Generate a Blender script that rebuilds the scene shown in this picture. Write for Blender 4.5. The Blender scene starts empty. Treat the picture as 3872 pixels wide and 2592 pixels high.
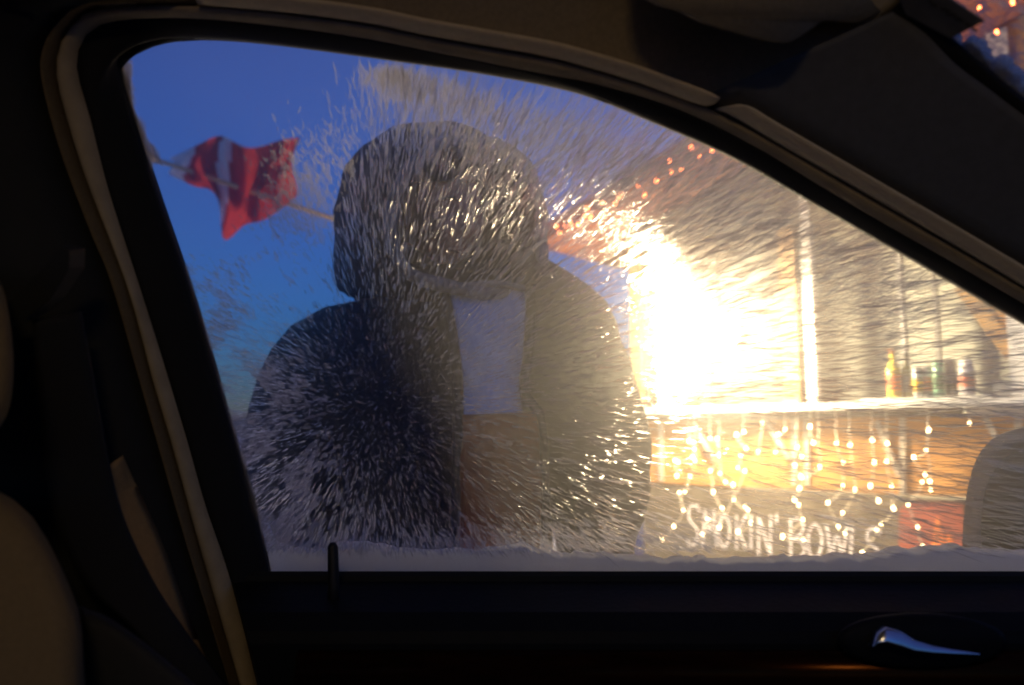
import bpy, bmesh, math, random
from mathutils import Vector, Matrix, noise
random.seed(7)
S = bpy.context.scene
COL = S.collection
R = math.radians
# ------------------------------------------------------------------ camera
CAM = Vector((0, 0, 1.12)); PITCH = R(6.8); F = 2981.0; CX, CY = 1936.0, 1296.0
cd = bpy.data.cameras.new('camera'); cam = bpy.data.objects.new('camera', cd); COL.objects.link(cam)
cam.location = CAM; cam.rotation_euler = (R(90) + PITCH, 0, 0)
cd.sensor_width = 36; cd.lens = 36 * F / 3872; cd.clip_start = 0.02; cd.clip_end = 4000
cd.dof.use_dof = True; cd.dof.focus_distance = 0.80; cd.dof.aperture_fstop = 4.8
S.camera = cam
# ------------------------------------------------------------------ dusk sky
w = bpy.data.worlds.new('World'); S.world = w; w.use_nodes = True
nt = w.node_tree; bg = nt.nodes['Background']
sky = nt.nodes.new('ShaderNodeTexSky'); sky.sky_type = 'NISHITA'; sky.sun_disc = False
sky.sun_elevation = R(3.0); sky.sun_rotation = R(200); sky.ozone_density = 8.0; sky.dust_density = 0.3; sky.air_density = 1.2
add = nt.nodes.new('ShaderNodeMix'); add.data_type = 'RGBA'; add.blend_type = 'ADD'; add.inputs[0].default_value = 1
nt.links.new(sky.outputs[0], add.inputs[6]); add.inputs[7].default_value = (0.145, 0.085, 0.13, 1)     # constant pinkish tint added to shift the sky hue
nt.links.new(add.outputs[2], bg.inputs[0]); bg.inputs[1].default_value = 0.25
S.view_settings.view_transform = 'Standard'; S.view_settings.look = 'None'
S.view_settings.exposure = 0; S.view_settings.gamma = 1; S.view_settings.use_curve_mapping = False
LAMP = 780.0          # stall floodlight emission
DOME = 78.0          # dome lamp emission
S.cycles.max_bounces = 10; S.cycles.transparent_max_bounces = 24; S.cycles.volume_bounces = 1
S.cycles.sample_clamp_indirect = 4

# ------------------------------------------------------------------ helpers
FW = Vector((0, math.cos(PITCH), math.sin(PITCH))); UP = Vector((0, -math.sin(PITCH), math.cos(PITCH))); RT = Vector((1, 0, 0))
def ray(px, py): return FW + RT * ((px - CX) / F) - UP * ((py - CY) / F)
def at(px, py, y):
    d = ray(px, py); return CAM + d * (y / d.y)
def hit(px, py, p0, n):
    d = ray(px, py); return CAM + d * ((p0 - CAM).dot(n) / d.dot(n))

def mat(name, col, rough=0.7, metal=0.0, var=0.0, scale=30.0, bump=0.0, bscale=200.0, col2=None, spec=0.5, stretch=None):
    m = bpy.data.materials.new(name); m.use_nodes = True
    t = m.node_tree; b = t.nodes['Principled BSDF']
    b.inputs['Base Color'].default_value = (*col, 1); b.inputs['Roughness'].default_value = rough
    b.inputs['Metallic'].default_value = metal; b.inputs['Specular IOR Level'].default_value = spec
    if var or col2 or bump:
        tc = t.nodes.new('ShaderNodeTexCoord'); mp = t.nodes.new('ShaderNodeMapping')
        t.links.new(tc.outputs['Object'], mp.inputs[0])
        if stretch: mp.inputs['Scale'].default_value = stretch
    if var or col2:
        n = t.nodes.new('ShaderNodeTexNoise'); n.inputs['Scale'].default_value = scale; n.inputs['Detail'].default_value = 5
        t.links.new(mp.outputs[0], n.inputs['Vector'])
        r = t.nodes.new('ShaderNodeValToRGB'); t.links.new(n.outputs[0], r.inputs[0])
        c2 = col2 or tuple(c * (1 - var) for c in col); c1 = col if col2 else tuple(min(1, c * (1 + var)) for c in col)
        r.color_ramp.elements[0].color = (*c2, 1); r.color_ramp.elements[1].color = (*c1, 1)
        r.color_ramp.elements[0].position = 0.35; r.color_ramp.elements[1].position = 0.65
        t.links.new(r.outputs[0], b.inputs['Base Color'])
    if bump:
        n2 = t.nodes.new('ShaderNodeTexNoise'); n2.inputs['Scale'].default_value = bscale; n2.inputs['Detail'].default_value = 4
        t.links.new(mp.outputs[0], n2.inputs['Vector'])
        bp = t.nodes.new('ShaderNodeBump'); bp.inputs['Strength'].default_value = bump; bp.inputs['Distance'].default_value = 0.004
        t.links.new(n2.outputs[0], bp.inputs['Height']); t.links.new(bp.outputs[0], b.inputs['Normal'])
    return m
def emis(name, col, s, nolight=True):
    m = bpy.data.materials.new(name); m.use_nodes = True; t = m.node_tree; t.nodes.clear()
    o = t.nodes.new('ShaderNodeOutputMaterial'); e = t.nodes.new('ShaderNodeEmission')
    e.inputs[0].default_value = (*col, 1); e.inputs[1].default_value = s; t.links.new(e.outputs[0], o.inputs[0])
    if nolight: m.cycles.emission_sampling = 'NONE'
    return m

def mk(name, v, f, m, parent=None, smooth=False):
    me = bpy.data.meshes.new(name); me.from_pydata([tuple(p) for p in v], [], f); me.validate()
    bm = bmesh.new(); bm.from_mesh(me); bmesh.ops.recalc_face_normals(bm, faces=bm.faces); bm.to_mesh(me); bm.free()
    for mm in (m if isinstance(m, list) else [m]): me.materials.append(mm)
    if smooth:
        for p in me.polygons: p.use_smooth = True
    o = bpy.data.objects.new(name, me); COL.objects.link(o)
    if parent is not None: setp(o, parent)
    return o
def wloc(p):
    v = Vector(p.location)
    while p.parent: p = p.parent; v += Vector(p.location)
    return v
def setp(o, p):
    o.parent = p; o.location = Vector(o.location) - wloc(p)
def tag(o, label=None, cat=None, group=None, kind=None):
    if label: o['label'] = label
    if cat: o['category'] = cat
    if group: o['group'] = group
    if kind: o['kind'] = kind
    return o
def empty(name, loc, label, cat, group=None):
    o = bpy.data.objects.new(name, None); o.empty_display_size = 0.1; COL.objects.link(o); o.location = loc
    return tag(o, label, cat, group)
class MB:
    def __init__(s): s.v = []; s.f = []
    def add(s, v, f):
        k = len(s.v); s.v += [Vector(p) for p in v]; s.f += [tuple(i + k for i in q) for q in f]
    def box(s, c, ax, ay, az):          # centre + three half-axis vectors
        c = Vector(c); vs = []
        for i in (-1, 1):
            for j in (-1, 1):
                for k in (-1, 1): vs.append(c + ax * i + ay * j + az * k)
        s.add(vs, [(0, 1, 3, 2), (4, 6, 7, 5), (0, 4, 5, 1), (2, 3, 7, 6), (0, 2, 6, 4), (1, 5, 7, 3)])
    def tube(s, pts, r, n=8, cap=True):
        pts = [Vector(p) for p in pts]; k = len(s.v); m = len(pts)
        rr = r if isinstance(r, (list, tuple)) else [r] * m
        for i, p in enumerate(pts):
            t = (pts[min(i + 1, m - 1)] - pts[max(i - 1, 0)]).normalized()
            a = t.cross(Vector((0.13, 0.31, 0.94)));  a = a if a.length > 1e-3 else t.cross(Vector((1, 0, 0)))
            a.normalize(); b = t.cross(a)
            for j in range(n):
                an = 2 * math.pi * j / n; s.v.append(p + (a * math.cos(an) + b * math.sin(an)) * rr[i])
        for i in range(m - 1):
            for j in range(n):
                s.f.append((k + i * n + j, k + i * n + (j + 1) % n, k + (i + 1) * n + (j + 1) % n, k + (i + 1) * n + j))
        if cap:
            s.f.append(tuple(k + j for j in range(n))[::-1]); s.f.append(tuple(k + (m - 1) * n + j for j in range(n)))
    def lathe(s, base, prof, n=16, axis=Vector((0, 0, 1)), a=None):
        a = a or axis.orthogonal().normalized(); b = axis.cross(a); k = len(s.v)
        for r, h in prof:
            for j in range(n):
                t = 2 * math.pi * j / n; s.v.append(Vector(base) + axis * h + (a * math.cos(t) + b * math.sin(t)) * r)
        for i in range(len(prof) - 1):
            for j in range(n): s.f.append((k + i * n + j, k + i * n + (j + 1) % n, k + (i + 1) * n + (j + 1) % n, k + (i + 1) * n + j))
        s.f.append(tuple(k + j for j in range(n))[::-1]); s.f.append(tuple(k + (len(prof) - 1) * n + j for j in range(n)))
    def build(s, name, m, parent=None, smooth=False): return mk(name, s.v, s.f, m, parent, smooth)

def cr(pts, n):                          # Catmull-Rom through 2-D points, resampled to n by arc length
    P = [Vector(p) for p in pts]; Q = [2 * P[0] - P[1]] + P + [2 * P[-1] - P[-2]]; out = []
    for i in range(1, len(Q) - 2):
        for k in range(16):
            t = k / 16; a, b, c, d = Q[i - 1], Q[i], Q[i + 1], Q[i + 2]
            out.append(0.5 * ((2 * b) + (c - a) * t + (2 * a - 5 * b + 4 * c - d) * t * t + (3 * b - a - 3 * c + d) * t ** 3))
    out.append(P[-1]); L = [0]
    for i in range(1, len(out)): L.append(L[-1] + (out[i] - out[i - 1]).length)
    res = []; j = 0
    for k in range(n):
        s = L[-1] * k / (n - 1)
        while j < len(L) - 2 and L[j + 1] < s: j += 1
        t = (s - L[j]) / max(1e-9, L[j + 1] - L[j]); res.append(out[j].lerp(out[j + 1], min(1, t)))
    return res

# ------------------------------------------------------------------ materials
M = {}
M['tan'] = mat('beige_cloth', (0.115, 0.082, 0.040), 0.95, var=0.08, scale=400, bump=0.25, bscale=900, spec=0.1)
M['litlip'] = mat('beige_lit_rim', (0.58, 0.47, 0.30), 0.9, var=0.05, scale=200, spec=0.15)  # brightly lit rim of lining and pillar put into a paler colour
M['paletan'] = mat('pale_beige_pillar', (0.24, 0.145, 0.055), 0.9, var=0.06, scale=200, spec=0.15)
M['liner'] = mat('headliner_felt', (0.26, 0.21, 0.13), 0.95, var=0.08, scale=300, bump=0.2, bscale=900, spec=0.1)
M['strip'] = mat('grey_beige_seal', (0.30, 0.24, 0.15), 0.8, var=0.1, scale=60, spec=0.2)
M['black'] = mat('black_plastic', (0.004, 0.004, 0.0045), 0.6, var=0.15, scale=80, bump=0.1, bscale=600, spec=0.3)
M['rubber'] = mat('black_rubber', (0.008, 0.008, 0.008), 0.8, spec=0.2)
M['dark'] = mat('charcoal_trim', (0.009, 0.009, 0.008), 0.75, var=0.1, scale=60, bump=0.1, spec=0.25)
M['doorm'] = mat('black_door_trim', (0.005, 0.0055, 0.006), 0.6, var=0.1, scale=60, bump=0.1, spec=0.06)
M['greytrim'] = mat('grey_pillar_trim', (0.085, 0.085, 0.085), 0.85, var=0.06, scale=150, bump=0.1, bscale=700, spec=0.2)
M['belt'] = mat('black_webbing', (0.01, 0.01, 0.01), 0.8, bump=0.3, bscale=900, spec=0.2)
M['wood'] = mat('dark_walnut_trim', (0.010, 0.003, 0.0015), 0.2, col2=(0.005, 0.0018, 0.001), scale=14, stretch=(2, 12, 12))
M['wood'].node_tree.nodes['Principled BSDF'].inputs['Specular Tint'].default_value = (1.0, 0.35, 0.10, 1)
M['wood'].node_tree.nodes['Principled BSDF'].inputs['Specular IOR Level'].default_value = 0.15
M['chrome'] = mat('satin_chrome', (0.50, 0.52, 0.56), 0.26, metal=1.0)
M['snow'] = mat('snow', (0.80, 0.80, 0.82), 0.9, var=0.04, scale=60, bump=0.6, bscale=240, spec=0.2)
M['jacket'] = mat('dark_jacket_cloth', (0.036, 0.034, 0.030), 0.85, var=0.25, scale=18, bump=0.5, bscale=60, spec=0.2)
M['hoodm'] = mat('dark_hood_cloth', (0.030, 0.027, 0.024), 0.85, var=0.3, scale=20, bump=0.5, bscale=70, spec=0.2)
M['hoodrim'] = mat('grey_hood_lining', (0.22, 0.205, 0.19), 0.95, var=0.2, scale=90, bump=0.6, bscale=260, spec=0.1)
M['skin'] = mat('cold_reddened_skin', (0.58, 0.25, 0.17), 0.55, var=0.12, scale=22)
M['hair'] = mat('dark_hair', (0.03, 0.02, 0.014), 0.6, bump=0.5, bscale=200)
M['eye'] = mat('eye_dark', (0.03, 0.02, 0.02), 0.15)
M['trouser'] = mat('dark_trousers', (0.02, 0.022, 0.03), 0.9, var=0.1)
M['ply'] = mat('orange_plywood', (0.48, 0.23, 0.055), 0.7, col2=(0.36, 0.16, 0.035), scale=5, stretch=(0.6, 0.6, 5), bump=0.15, bscale=90)
M['lath'] = mat('pale_lath', (0.46, 0.40, 0.31), 0.75, var=0.08, scale=20)
M['board'] = mat('weathered_board', (0.12, 0.095, 0.066), 0.85, col2=(0.07, 0.057, 0.042), scale=6, stretch=(0.7, 0.7, 9), bump=0.3, bscale=60)
M['beam'] = mat('honey_timber', (0.50, 0.30, 0.12), 0.7, col2=(0.40, 0.22, 0.08), scale=6, stretch=(6, 6, 0.6), bump=0.15, bscale=80)
M['white'] = mat('white_paint', (0.80, 0.78, 0.72), 0.6, var=0.03, scale=8)
M['inner'] = mat('grey_green_wall', (0.80, 0.80, 0.68), 0.8, var=0.06, scale=4)
M['roofw'] = mat('red_brown_roof', (0.30, 0.10, 0.055), 0.8, var=0.2, scale=9)
M['letter'] = mat('white_sign_paint', (0.80, 0.74, 0.74), 0.7)
M['red'] = mat('red_poster', (0.30, 0.062, 0.036), 0.6, var=0.08, scale=8)
M['orange'] = mat('orange_print', (0.80, 0.22, 0.04), 0.6)
M['flagr'] = mat('red_flag_cloth', (0.36, 0.035, 0.028), 0.8, var=0.08, scale=6)
M['flagw'] = mat('white_flag_cloth', (0.42, 0.36, 0.38), 0.8)
def cloth(name, c):
    m = bpy.data.materials.new(name); m.use_nodes = True; t = m.node_tree; t.nodes.clear(); o = t.nodes.new('ShaderNodeOutputMaterial')
    a = t.nodes.new('ShaderNodeBsdfTranslucent'); a.inputs[0].default_value = (*c, 1); b = t.nodes.new('ShaderNodeBsdfDiffuse'); b.inputs[0].default_value = (*c, 1)
    x = t.nodes.new('ShaderNodeMixShader'); x.inputs[0].default_value = .5; t.links.new(a.outputs[0], x.inputs[1]); t.links.new(b.outputs[0], x.inputs[2]); t.links.new(x.outputs[0], o.inputs[0]); return m
M['flagr'] = cloth('red_flag_cloth_thin', (0.48, 0.045, 0.035)); M['flagw'] = cloth('white_flag_cloth_thin', (0.82, 0.78, 0.76))
M['gold'] = mat('gold_finial', (0.75, 0.48, 0.16), 0.35, metal=0.6)
M['polew'] = mat('varnished_pole', (0.50, 0.33, 0.15), 0.5, var=0.1, scale=20)
M['shed'] = mat('red_brown_plank', (0.050, 0.017, 0.009), 0.8, col2=(0.028, 0.010, 0.006), scale=5, stretch=(8, 8, 0.8), bump=0.2)
M['conifer'] = mat('conifer_needles', (0.035, 0.055, 0.03), 0.9, var=0.3, scale=9)
M['trunk'] = mat('bark', (0.07, 0.05, 0.035), 0.9, var=0.3, scale=14)
M['steel'] = mat('galvanised_steel', (0.35, 0.35, 0.36), 0.45, metal=0.7)
M['mirror'] = mat('mirror_glass', (0.05, 0.05, 0.05), 0.12, metal=1.0)
M['hous'] = mat('grey_mirror_paint', (0.11, 0.112, 0.125), 0.4, var=0.05)
M['card'] = mat('grey_card', (0.09, 0.085, 0.075), 0.9, var=0.1, scale=90)
M['ink'] = mat('dark_ink', (0.03, 0.028, 0.026), 0.9)
M['dash'] = mat('dash_black', (0.02, 0.02, 0.02), 0.8)

def snow_tl(name):
    m = bpy.data.materials.new(name); m.use_nodes = True; t = m.node_tree; t.nodes.clear(); o = t.nodes.new('ShaderNodeOutputMaterial')
    a = t.nodes.new('ShaderNodeBsdfTranslucent'); a.inputs[0].default_value = (.86, .85, .84, 1); b = t.nodes.new('ShaderNodeBsdfDiffuse'); b.inputs[0].default_value = (.8, .8, .8, 1)
    x = t.nodes.new('ShaderNodeMixShader'); x.inputs[0].default_value = .45; t.links.new(a.outputs[0], x.inputs[1]); t.links.new(b.outputs[0], x.inputs[2]); t.links.new(x.outputs[0], o.inputs[0]); return m
M['snowtl'] = snow_tl('packed_snow')
# ------------------------------------------------------------------ ground, hills
def ground():
    n = 60; v = []; f = []
    for i in range(n + 1):
        for j in range(n + 1):
            x = -1500 * ((1 - 2 * i / n) ** 3); y = -1500 * ((1 - 2 * j / n) ** 3)
            v.append((x, y, 0.03 * noise.noise((x * 0.4, y * 0.4, 0))))
    for i in range(n):
        for j in range(n): a = i * (n + 1) + j; f.append((a, a + 1, a + n + 2, a + n + 1))
    return mk('ground', v, f, M['snow'], None, True)
tag(ground(), 'snow covered street ground', None, None, 'structure')
hv = []; hf = []
N = 90
for i in range(N + 1):
    a = R(20 + 140 * i / N); r = 900
    for k, (dr, hh) in enumerate(((0, 0), (60, 0.55), (160, 1.0), (400, 0.2))):
        h = (26 + 26 * noise.noise((a * 2.1, 0, 3)) + 9 * noise.noise((a * 11, 2, 1))) * hh
        hv.append((math.cos(a) * (r + dr), math.sin(a) * (r + dr), h - 0.5))
for i in range(N):
    for k in range(3): a = i * 4 + k; hf.append((a, a + 1, a + 5, a + 4))
tag(mk('hills', hv, hf, mat('wooded_hill', (0.05, 0.07, 0.06), 0.95, var=0.4, scale=0.05), None, True), 'low dark wooded hills on the horizon', None, None, 'structure')

# ------------------------------------------------------------------ the car
TAN = math.tan(R(18)); W0 = Vector((0, 0.66, 1.05)); WN = Vector((0, -math.cos(R(18)), -math.sin(R(18))))
# WN points to the cabin side; the window leans inward at the top
WN = Vector((0, -1, -TAN)).normalized()
def win(px, py, off=0.0): return hit(px, py, W0 + WN * off, WN)
car = empty('car', (0, 0.2, 0.0), 'dark car cabin seen from inside with beige lining and snowy side window', 'car')
GL = [(1010, 2180), (995, 2110), (930, 1850), (850, 1580), (780, 1330), (700, 1070), (600, 780), (520, 540), (462, 350), (440, 250), (462, 178), (540, 148), (700, 142), (900, 150), (1150, 178), (1500, 226), (1850, 278), (2200, 352), (2485, 464), (2771, 590), (3056, 752), (3342, 915), (3684, 1112), (3900, 1235), (4200, 1410), (4500, 1590)]
IN = [(985, 2640), (873, 2201), (778, 1916), (717, 1700), (637, 1431), (551, 1156), (468, 900), (402, 689), (344, 459), (293, 275), (300, 180), (360, 105), (488, 75), (746, 72), (1090, 104), (1400, 150), (1674, 204), (2076, 285), (2250, 318), (2557, 412), (2842, 548), (3199, 763), (3560, 970), (3872, 1150), (4200, 1340), (4500, 1515)]
GR = [(920, 2640), (830, 2330), (740, 2020), (654, 1700), (574, 1431), (494, 1121), (413, 900), (325, 680), (253, 459), (212, 287), (222, 190), (265, 105), (379, 32), (746, 22), (1100, 55), (1400, 95), (1617, 140), (2040, 215), (2200, 254), (2414, 318), (2680, 410), (2914, 530), (3270, 735), (3640, 950), (3872, 1088), (4200, 1285), (4500, 1460)]
OU = [(894, 2640), (790, 2300), (690, 1980), (608, 1700), (517, 1374), (413, 1030), (356, 900), (265, 660), (201, 459), (161, 268), (178, 165), (235, 92), (340, 20), (746, -30), (1100, 0), (1400, 40), (1617, 85), (2040, 160), (2200, 200), (2414, 255), (2690, 345), (2924, 470), (3280, 675), (3650, 890), (3882, 1028), (4210, 1225), (4510, 1400)]
def band(name, A, B, offA, offB, bulge, thick, m, n=110, k=6, parent=car, nx=None):
    a = cr(A, n); b = cr(B, n); v = []; f = []; ring = 2 * (k + 1)
    for i in range(n):
        pa = win(*a[i], offA); pb = win(*b[i], offB)
        for j in range(k + 1):
            t = j / k; v.append(pa.lerp(pb, t) + WN * (bulge * math.sin(math.pi * t) ** 0.7 if 0 < t < 1 else 0))
        for j in range(k, -1, -1):
            t = j / k; v.append(pa.lerp(pb, t) - WN * thick)
    for i in range(n - 1):
        for j in range(ring): f.append((i * ring + j, i * ring + (j + 1) % ring, (i + 1) * ring + (j + 1) % ring, (i + 1) * ring + j))
    f.append(tuple(range(ring))); f.append(tuple((n - 1) * ring + j for j in range(ring)))
    return mk(name, v, f, m, parent, True)
band('window_seal', GL, IN, 0.004, 0.022, 0.003, 0.012, M['rubber'])
band('door_frame', IN, GR, 0.022, 0.028, 0.006, 0.03, M['strip'])
grA = [(p[0] + 10 * d[0], p[1] + 10 * d[1]) for p, d in zip(GR, [(-1, 0)] * 10 + [(-.7, -.7)] * 3 + [(0, -1)] * 14)]
grA2 = [(p[0] + 3 * d[0], p[1] + 3 * d[1]) for p, d in zip(GR, [(1, 0)] * 10 + [(.7, .7)] * 3 + [(0, 1)] * 14)]
band('door_gap', grA2, grA, 0.018, 0.018, 0.0, 0.02, M['rubber'])
# piping edge of the body opening along the rear pillar and front of roof
k0 = 14
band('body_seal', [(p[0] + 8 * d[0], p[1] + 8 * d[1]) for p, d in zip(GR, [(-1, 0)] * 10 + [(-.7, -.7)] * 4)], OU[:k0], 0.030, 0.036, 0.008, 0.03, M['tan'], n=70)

# glass pane: thin slab of wet, fogged glass that scatters light forward
vm = bpy.data.materials.new('wet_fogged_glass'); vm.use_nodes = True; t = vm.node_tree; t.nodes.clear()
o_ = t.nodes.new('ShaderNodeOutputMaterial')
s1 = t.nodes.new('ShaderNodeVolumeScatter'); s1.inputs['Density'].default_value = 40; s1.inputs['Anisotropy'].default_value = 0.94; s1.inputs[0].default_value = (1, 0.97, 0.93, 1)
s2 = t.nodes.new('ShaderNodeVolumeScatter'); s2.inputs['Density'].default_value = 5; s2.inputs['Anisotropy'].default_value = 0.80; s2.inputs[0].default_value = (1, 0.97, 0.93, 1)
ad = t.nodes.new('ShaderNodeAddShader'); t.links.new(s1.outputs[0], ad.inputs[0]); t.links.new(s2.outputs[0], ad.inputs[1]); t.links.new(ad.outputs[0], o_.inputs['Volume'])
poly = cr(GL, 60) + [Vector((4500, 2300)), Vector((1020, 2300))]
pv = [win(*p, 0.0) for p in poly] + [win(*p, -0.004) for p in poly]; n = len(poly)
mk('window_pane', pv, [tuple(range(n)), tuple(range(2 * n - 1, n - 1, -1))] + [(i, (i + 1) % n, n + (i + 1) % n, n + i) for i in range(n)], vm, car)

# door below the window
door = MB(); x0, x1 = -0.30, 1.15
def xa_b(xa, xb, y, z, t_): a = xa(y, z) if callable(xa) else xa; return a + (xb - a) * t_
def edge_x(y, z, dx=10):
    d = Vector((0, y, z)) - CAM; dep = d.dot(FW); py = CY - F * d.dot(UP) / dep; P = IN[:6]
    if py >= P[0][1]: q = P[0][0] + (py - P[0][1]) * 0.22
    else:
        q = P[-1][0]
        for (a, b), (c, e) in zip(P, P[1:]):
            if e <= py <= b: q = c + (a - c) * (py - e) / (b - e)
    return (q + dx - CX) / F * dep
def prof(name, pts, xa, xb, m, parent, nseg=2, smooth=False):     # (y,z) outline extruded along x
    v = []; k = len(pts); f = []
    for i in range(nseg):
        for y, z in pts:
            x = (xa(y, z) if callable(xa) else xa) if i == 0 else xa_b(xa, xb, y, z, i / (nseg - 1)); v.append((x, y, z))
    for i in range(nseg - 1):
        for j in range(k): f.append((i * k + j, i * k + (j + 1) % k, (i + 1) * k + (j + 1) % k, (i + 1) * k + j))
    f.append(tuple(range(k))); f.append(tuple((nseg - 1) * k + j for j in range(k)))
    return mk(name, v, f, m, parent, smooth)
sill = at(2400, 2200, 0.655)
zs = sill.z
dp = prof('door', [(0.70, zs - 0.005), (0.655, zs), (0.640, zs - 0.004), (0.600, zs - 0.012), (0.585, zs - 0.022), (0.582, zs - 0.03), (0.588, zs - 0.075), (0.575, zs - 0.10), (0.56, zs - 0.16), (0.52, zs - 0.30), (0.55, zs - 0.33), (0.58, 0.35), (0.72, 0.35), (0.78, 0.7)], edge_x, x1, M['doorm'], car)
prof('belt_seal', [(0.672, zs - 0.002), (0.668, zs + 0.006), (0.661, zs + 0.007), (0.656, zs + 0.004), (0.656, zs - 0.002)], lambda y, z: edge_x(y, z, 30), x1, M['rubber'], dp)
wt = prof('wood_trim', [(0.590, zs - 0.032), (0.5775, zs - 0.036), (0.5725, zs - 0.050), (0.5745, zs - 0.066), (0.5795, zs - 0.078), (0.592, zs - 0.080)], at(1130, 2330, 0.58).x, x1, M['wood'], dp, 2, True)
lp = MB(); b = at(1262, 2215, 0.625); tp = at(1258, 2052, 0.625)
lp.tube([b - Vector((0, 0, .02)), b, b.lerp(tp, .9), tp], [0.0045, 0.0045, 0.0042, 0.0022], 12); lp.build('lock_pin', M['black'], dp, True)
# door handle: recessed cup, chrome lever
hb = MB(); c = at(3480, 2420, 0.572)
hb.lathe(c + Vector((0, 0.006, 0)), [(0.001, 0), (0.03, 0), (0.036, -0.004), (0.037, -0.009), (0.033, -0.012)], 28, Vector((0, 1, 0)))
cup = hb.build('handle_cup', M['doorm'], dp, True); cup.scale = (1.6, 1, 0.5); cup.location = Vector((c.x * -0.6, 0, c.z * 0.5)) + cup.location
lv = []; lf = []
hp = [(3300, 2440, 10), (3318, 2400, 40), (3355, 2380, 58), (3405, 2394, 60), (3460, 2426, 44), (3530, 2446, 28), (3600, 2458, 18), (3660, 2466, 10), (3705, 2473, 4)]
for i, (px, py, hgt) in enumerate(hp):
    for j in range(7):
        tt = j / 6; y = 0.556 - 0.000075 * hgt * tt - 0.000015 * hgt * math.sin(math.pi * tt)
        p = at(px, py - hgt * 0.1 + hgt * tt, y); lv.append(p)
nb = len(lv); lv += [p + Vector((0, 0.006, 0)) for p in lv]
for i in range(len(hp) - 1):
    for j in range(6):
        a = i * 7 + j; q = (a, a + 1, a + 8, a + 7); lf.append(q); lf.append(tuple(nb + z for z in q[::-1]))
    lf.append((i * 7, i * 7 + 7, nb + i * 7 + 7, nb + i * 7)); lf.append((i * 7 + 6, nb + i * 7 + 6, nb + i * 7 + 13, i * 7 + 13))
lf.append((0, nb, nb + 6, 6)[:4]); mk('door_handle', lv, lf, M['chrome'], dp, True)

band('roof_lip', [(p[0], p[1] - 8) for p in GR[13:20]] + [(2650, 395), (2695, 398)], [(p[0] + 14, p[1] - 66) for p in GR[13:20]] + [(2665, 340), (2720, 368)], 0.036, 0.050, 0.007, 0.02, M['litlip'], n=70, k=10)
band('pillar_lip', [(2712, 410), (2790, 447)] + [(p[0], p[1] - 9) for p in GR[21:]], [(2800, 395), (2850, 408)] + [(p[0] + 34, p[1] - 62) for p in GR[21:]], 0.036, 0.052, 0.007, 0.02, M['litlip'], n=70, k=10)
# headliner: from the door opening up and inward to the roof
OUh = [(340, 20), (746, -8), (1100, 22), (1400, 66), (1617, 112), (2040, 190), (2200, 232), (2414, 296), (2560, 345), (2640, 372), (2700, 380)]
hl = cr([(-900, -300), (-200, -150)] + [(120, -60)] + OUh + [(2770, 362), (2900, 310), (3100, 198), (3330, 66), (3420, 0), (3600, -160)], 120); v = []; f = []
for i, p in enumerate(hl):
    e = win(p[0], p[1], 0.034 + 0.055 * min(1, max(0, (p[0] - 2700) / 700))); rows = [e - WN * 0.02 + Vector((0, 0, .0)), e]
    up = max(0.02, 1.475 - e.z)
    for (dy, dz) in ((0.006, 0.06), (0.020, 0.30), (0.030, 0.42), (0.075, 0.52), (0.16, 0.72), (0.28, 0.92), (0.42, 1.0)):
        rows.append(Vector((e.x + dy * 0.0, e.y - dy, e.z + up * dz)))
    rows += [Vector((e.x, -0.1, 1.48)), Vector((e.x, -0.75, 1.46)), Vector((e.x, -0.75, 1.50)), Vector((e.x, e.y, 1.52))]
    v += rows
k = 13
for i in range(len(hl) - 1):
    for j in range(k - 1): a = i * k + j; f.append((a, a + 1, a + k + 1, a + k))
lin = mk('headliner', v, f, M['liner'], car, True)
# front pillar cover, seam to windscreen
A1 = [(2640, 376), (2705, 402), (2914, 520), (3270, 722), (3640, 938), (3872, 1075), (4200, 1275), (4500, 1450)]
A2 = [(3330, 66), (3450, 145), (3560, 255), (3680, 345), (3800, 435), (3930, 525), (4060, 620)]
na = 40; a = cr(A1, na); b = cr(A2, na); v = []; f = []; kk = 14
for i in range(na):
    pa = win(a[i][0], a[i][1], 0.030); pb = win(b[i][0], b[i][1], 0.085)
    for j in range(kk + 1):
        tt = j / kk; v.append(pa.lerp(pb, tt) + WN * (0.022 * min(1, tt * 7) * (1 - 0.3 * tt)))
    v.append(pb - WN * 0.05); v.append(pa - WN * 0.05)
q = kk + 3
for i in range(na - 1):
    for j in range(q): f.append((i * q + j, i * q + (j + 1) % q, (i + 1) * q + (j + 1) % q, (i + 1) * q + j))
f.append(tuple(range(q))); f.append(tuple((na - 1) * q + j for j in range(q)))
mk('front_pillar_trim', v, f, M['greytrim'], car, True)
# windscreen plane: holds the front pillar line and runs across the car
wa = win(3400, 60, 0.09); wb = win(4060, 620, 0.09)
wdir = (wb - wa).normalized(); WSN = wdir.cross(Vector((0, 1, 0))).normalized()
def wsc(px, py, off=0.0): return hit(px, py, wa + WSN * off, WSN)
if WSN.dot(CAM - wa) < 0: WSN = -WSN
B1 = [(3330, 60), (3450, 140), (3560, 250), (3680, 340), (3800, 430), (3930, 520), (4060, 615)]
B2 = [(3400, 10), (3480, 62), (3600, 160), (3720, 268), (3800, 335), (3880, 400), (4060, 540)]
a = cr(B1, 40); b = cr(B2, 40); v = []; f = []
for i in range(40):
    pa = win(a[i][0], a[i][1], 0.084); pb = wsc(b[i][0], b[i][1], 0.003)
    v += [pa, pa.lerp(pb, .5) + WSN * 0.004, pb, pb - WSN * 0.002, pa - WSN * 0.02]
for i in range(39):
    for j in range(5): f.append((i * 5 + j, i * 5 + (j + 1) % 5, (i + 1) * 5 + (j + 1) % 5, (i + 1) * 5 + j))
mk('windscreen_seal', v, f, M['rubber'], car, True)
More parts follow.
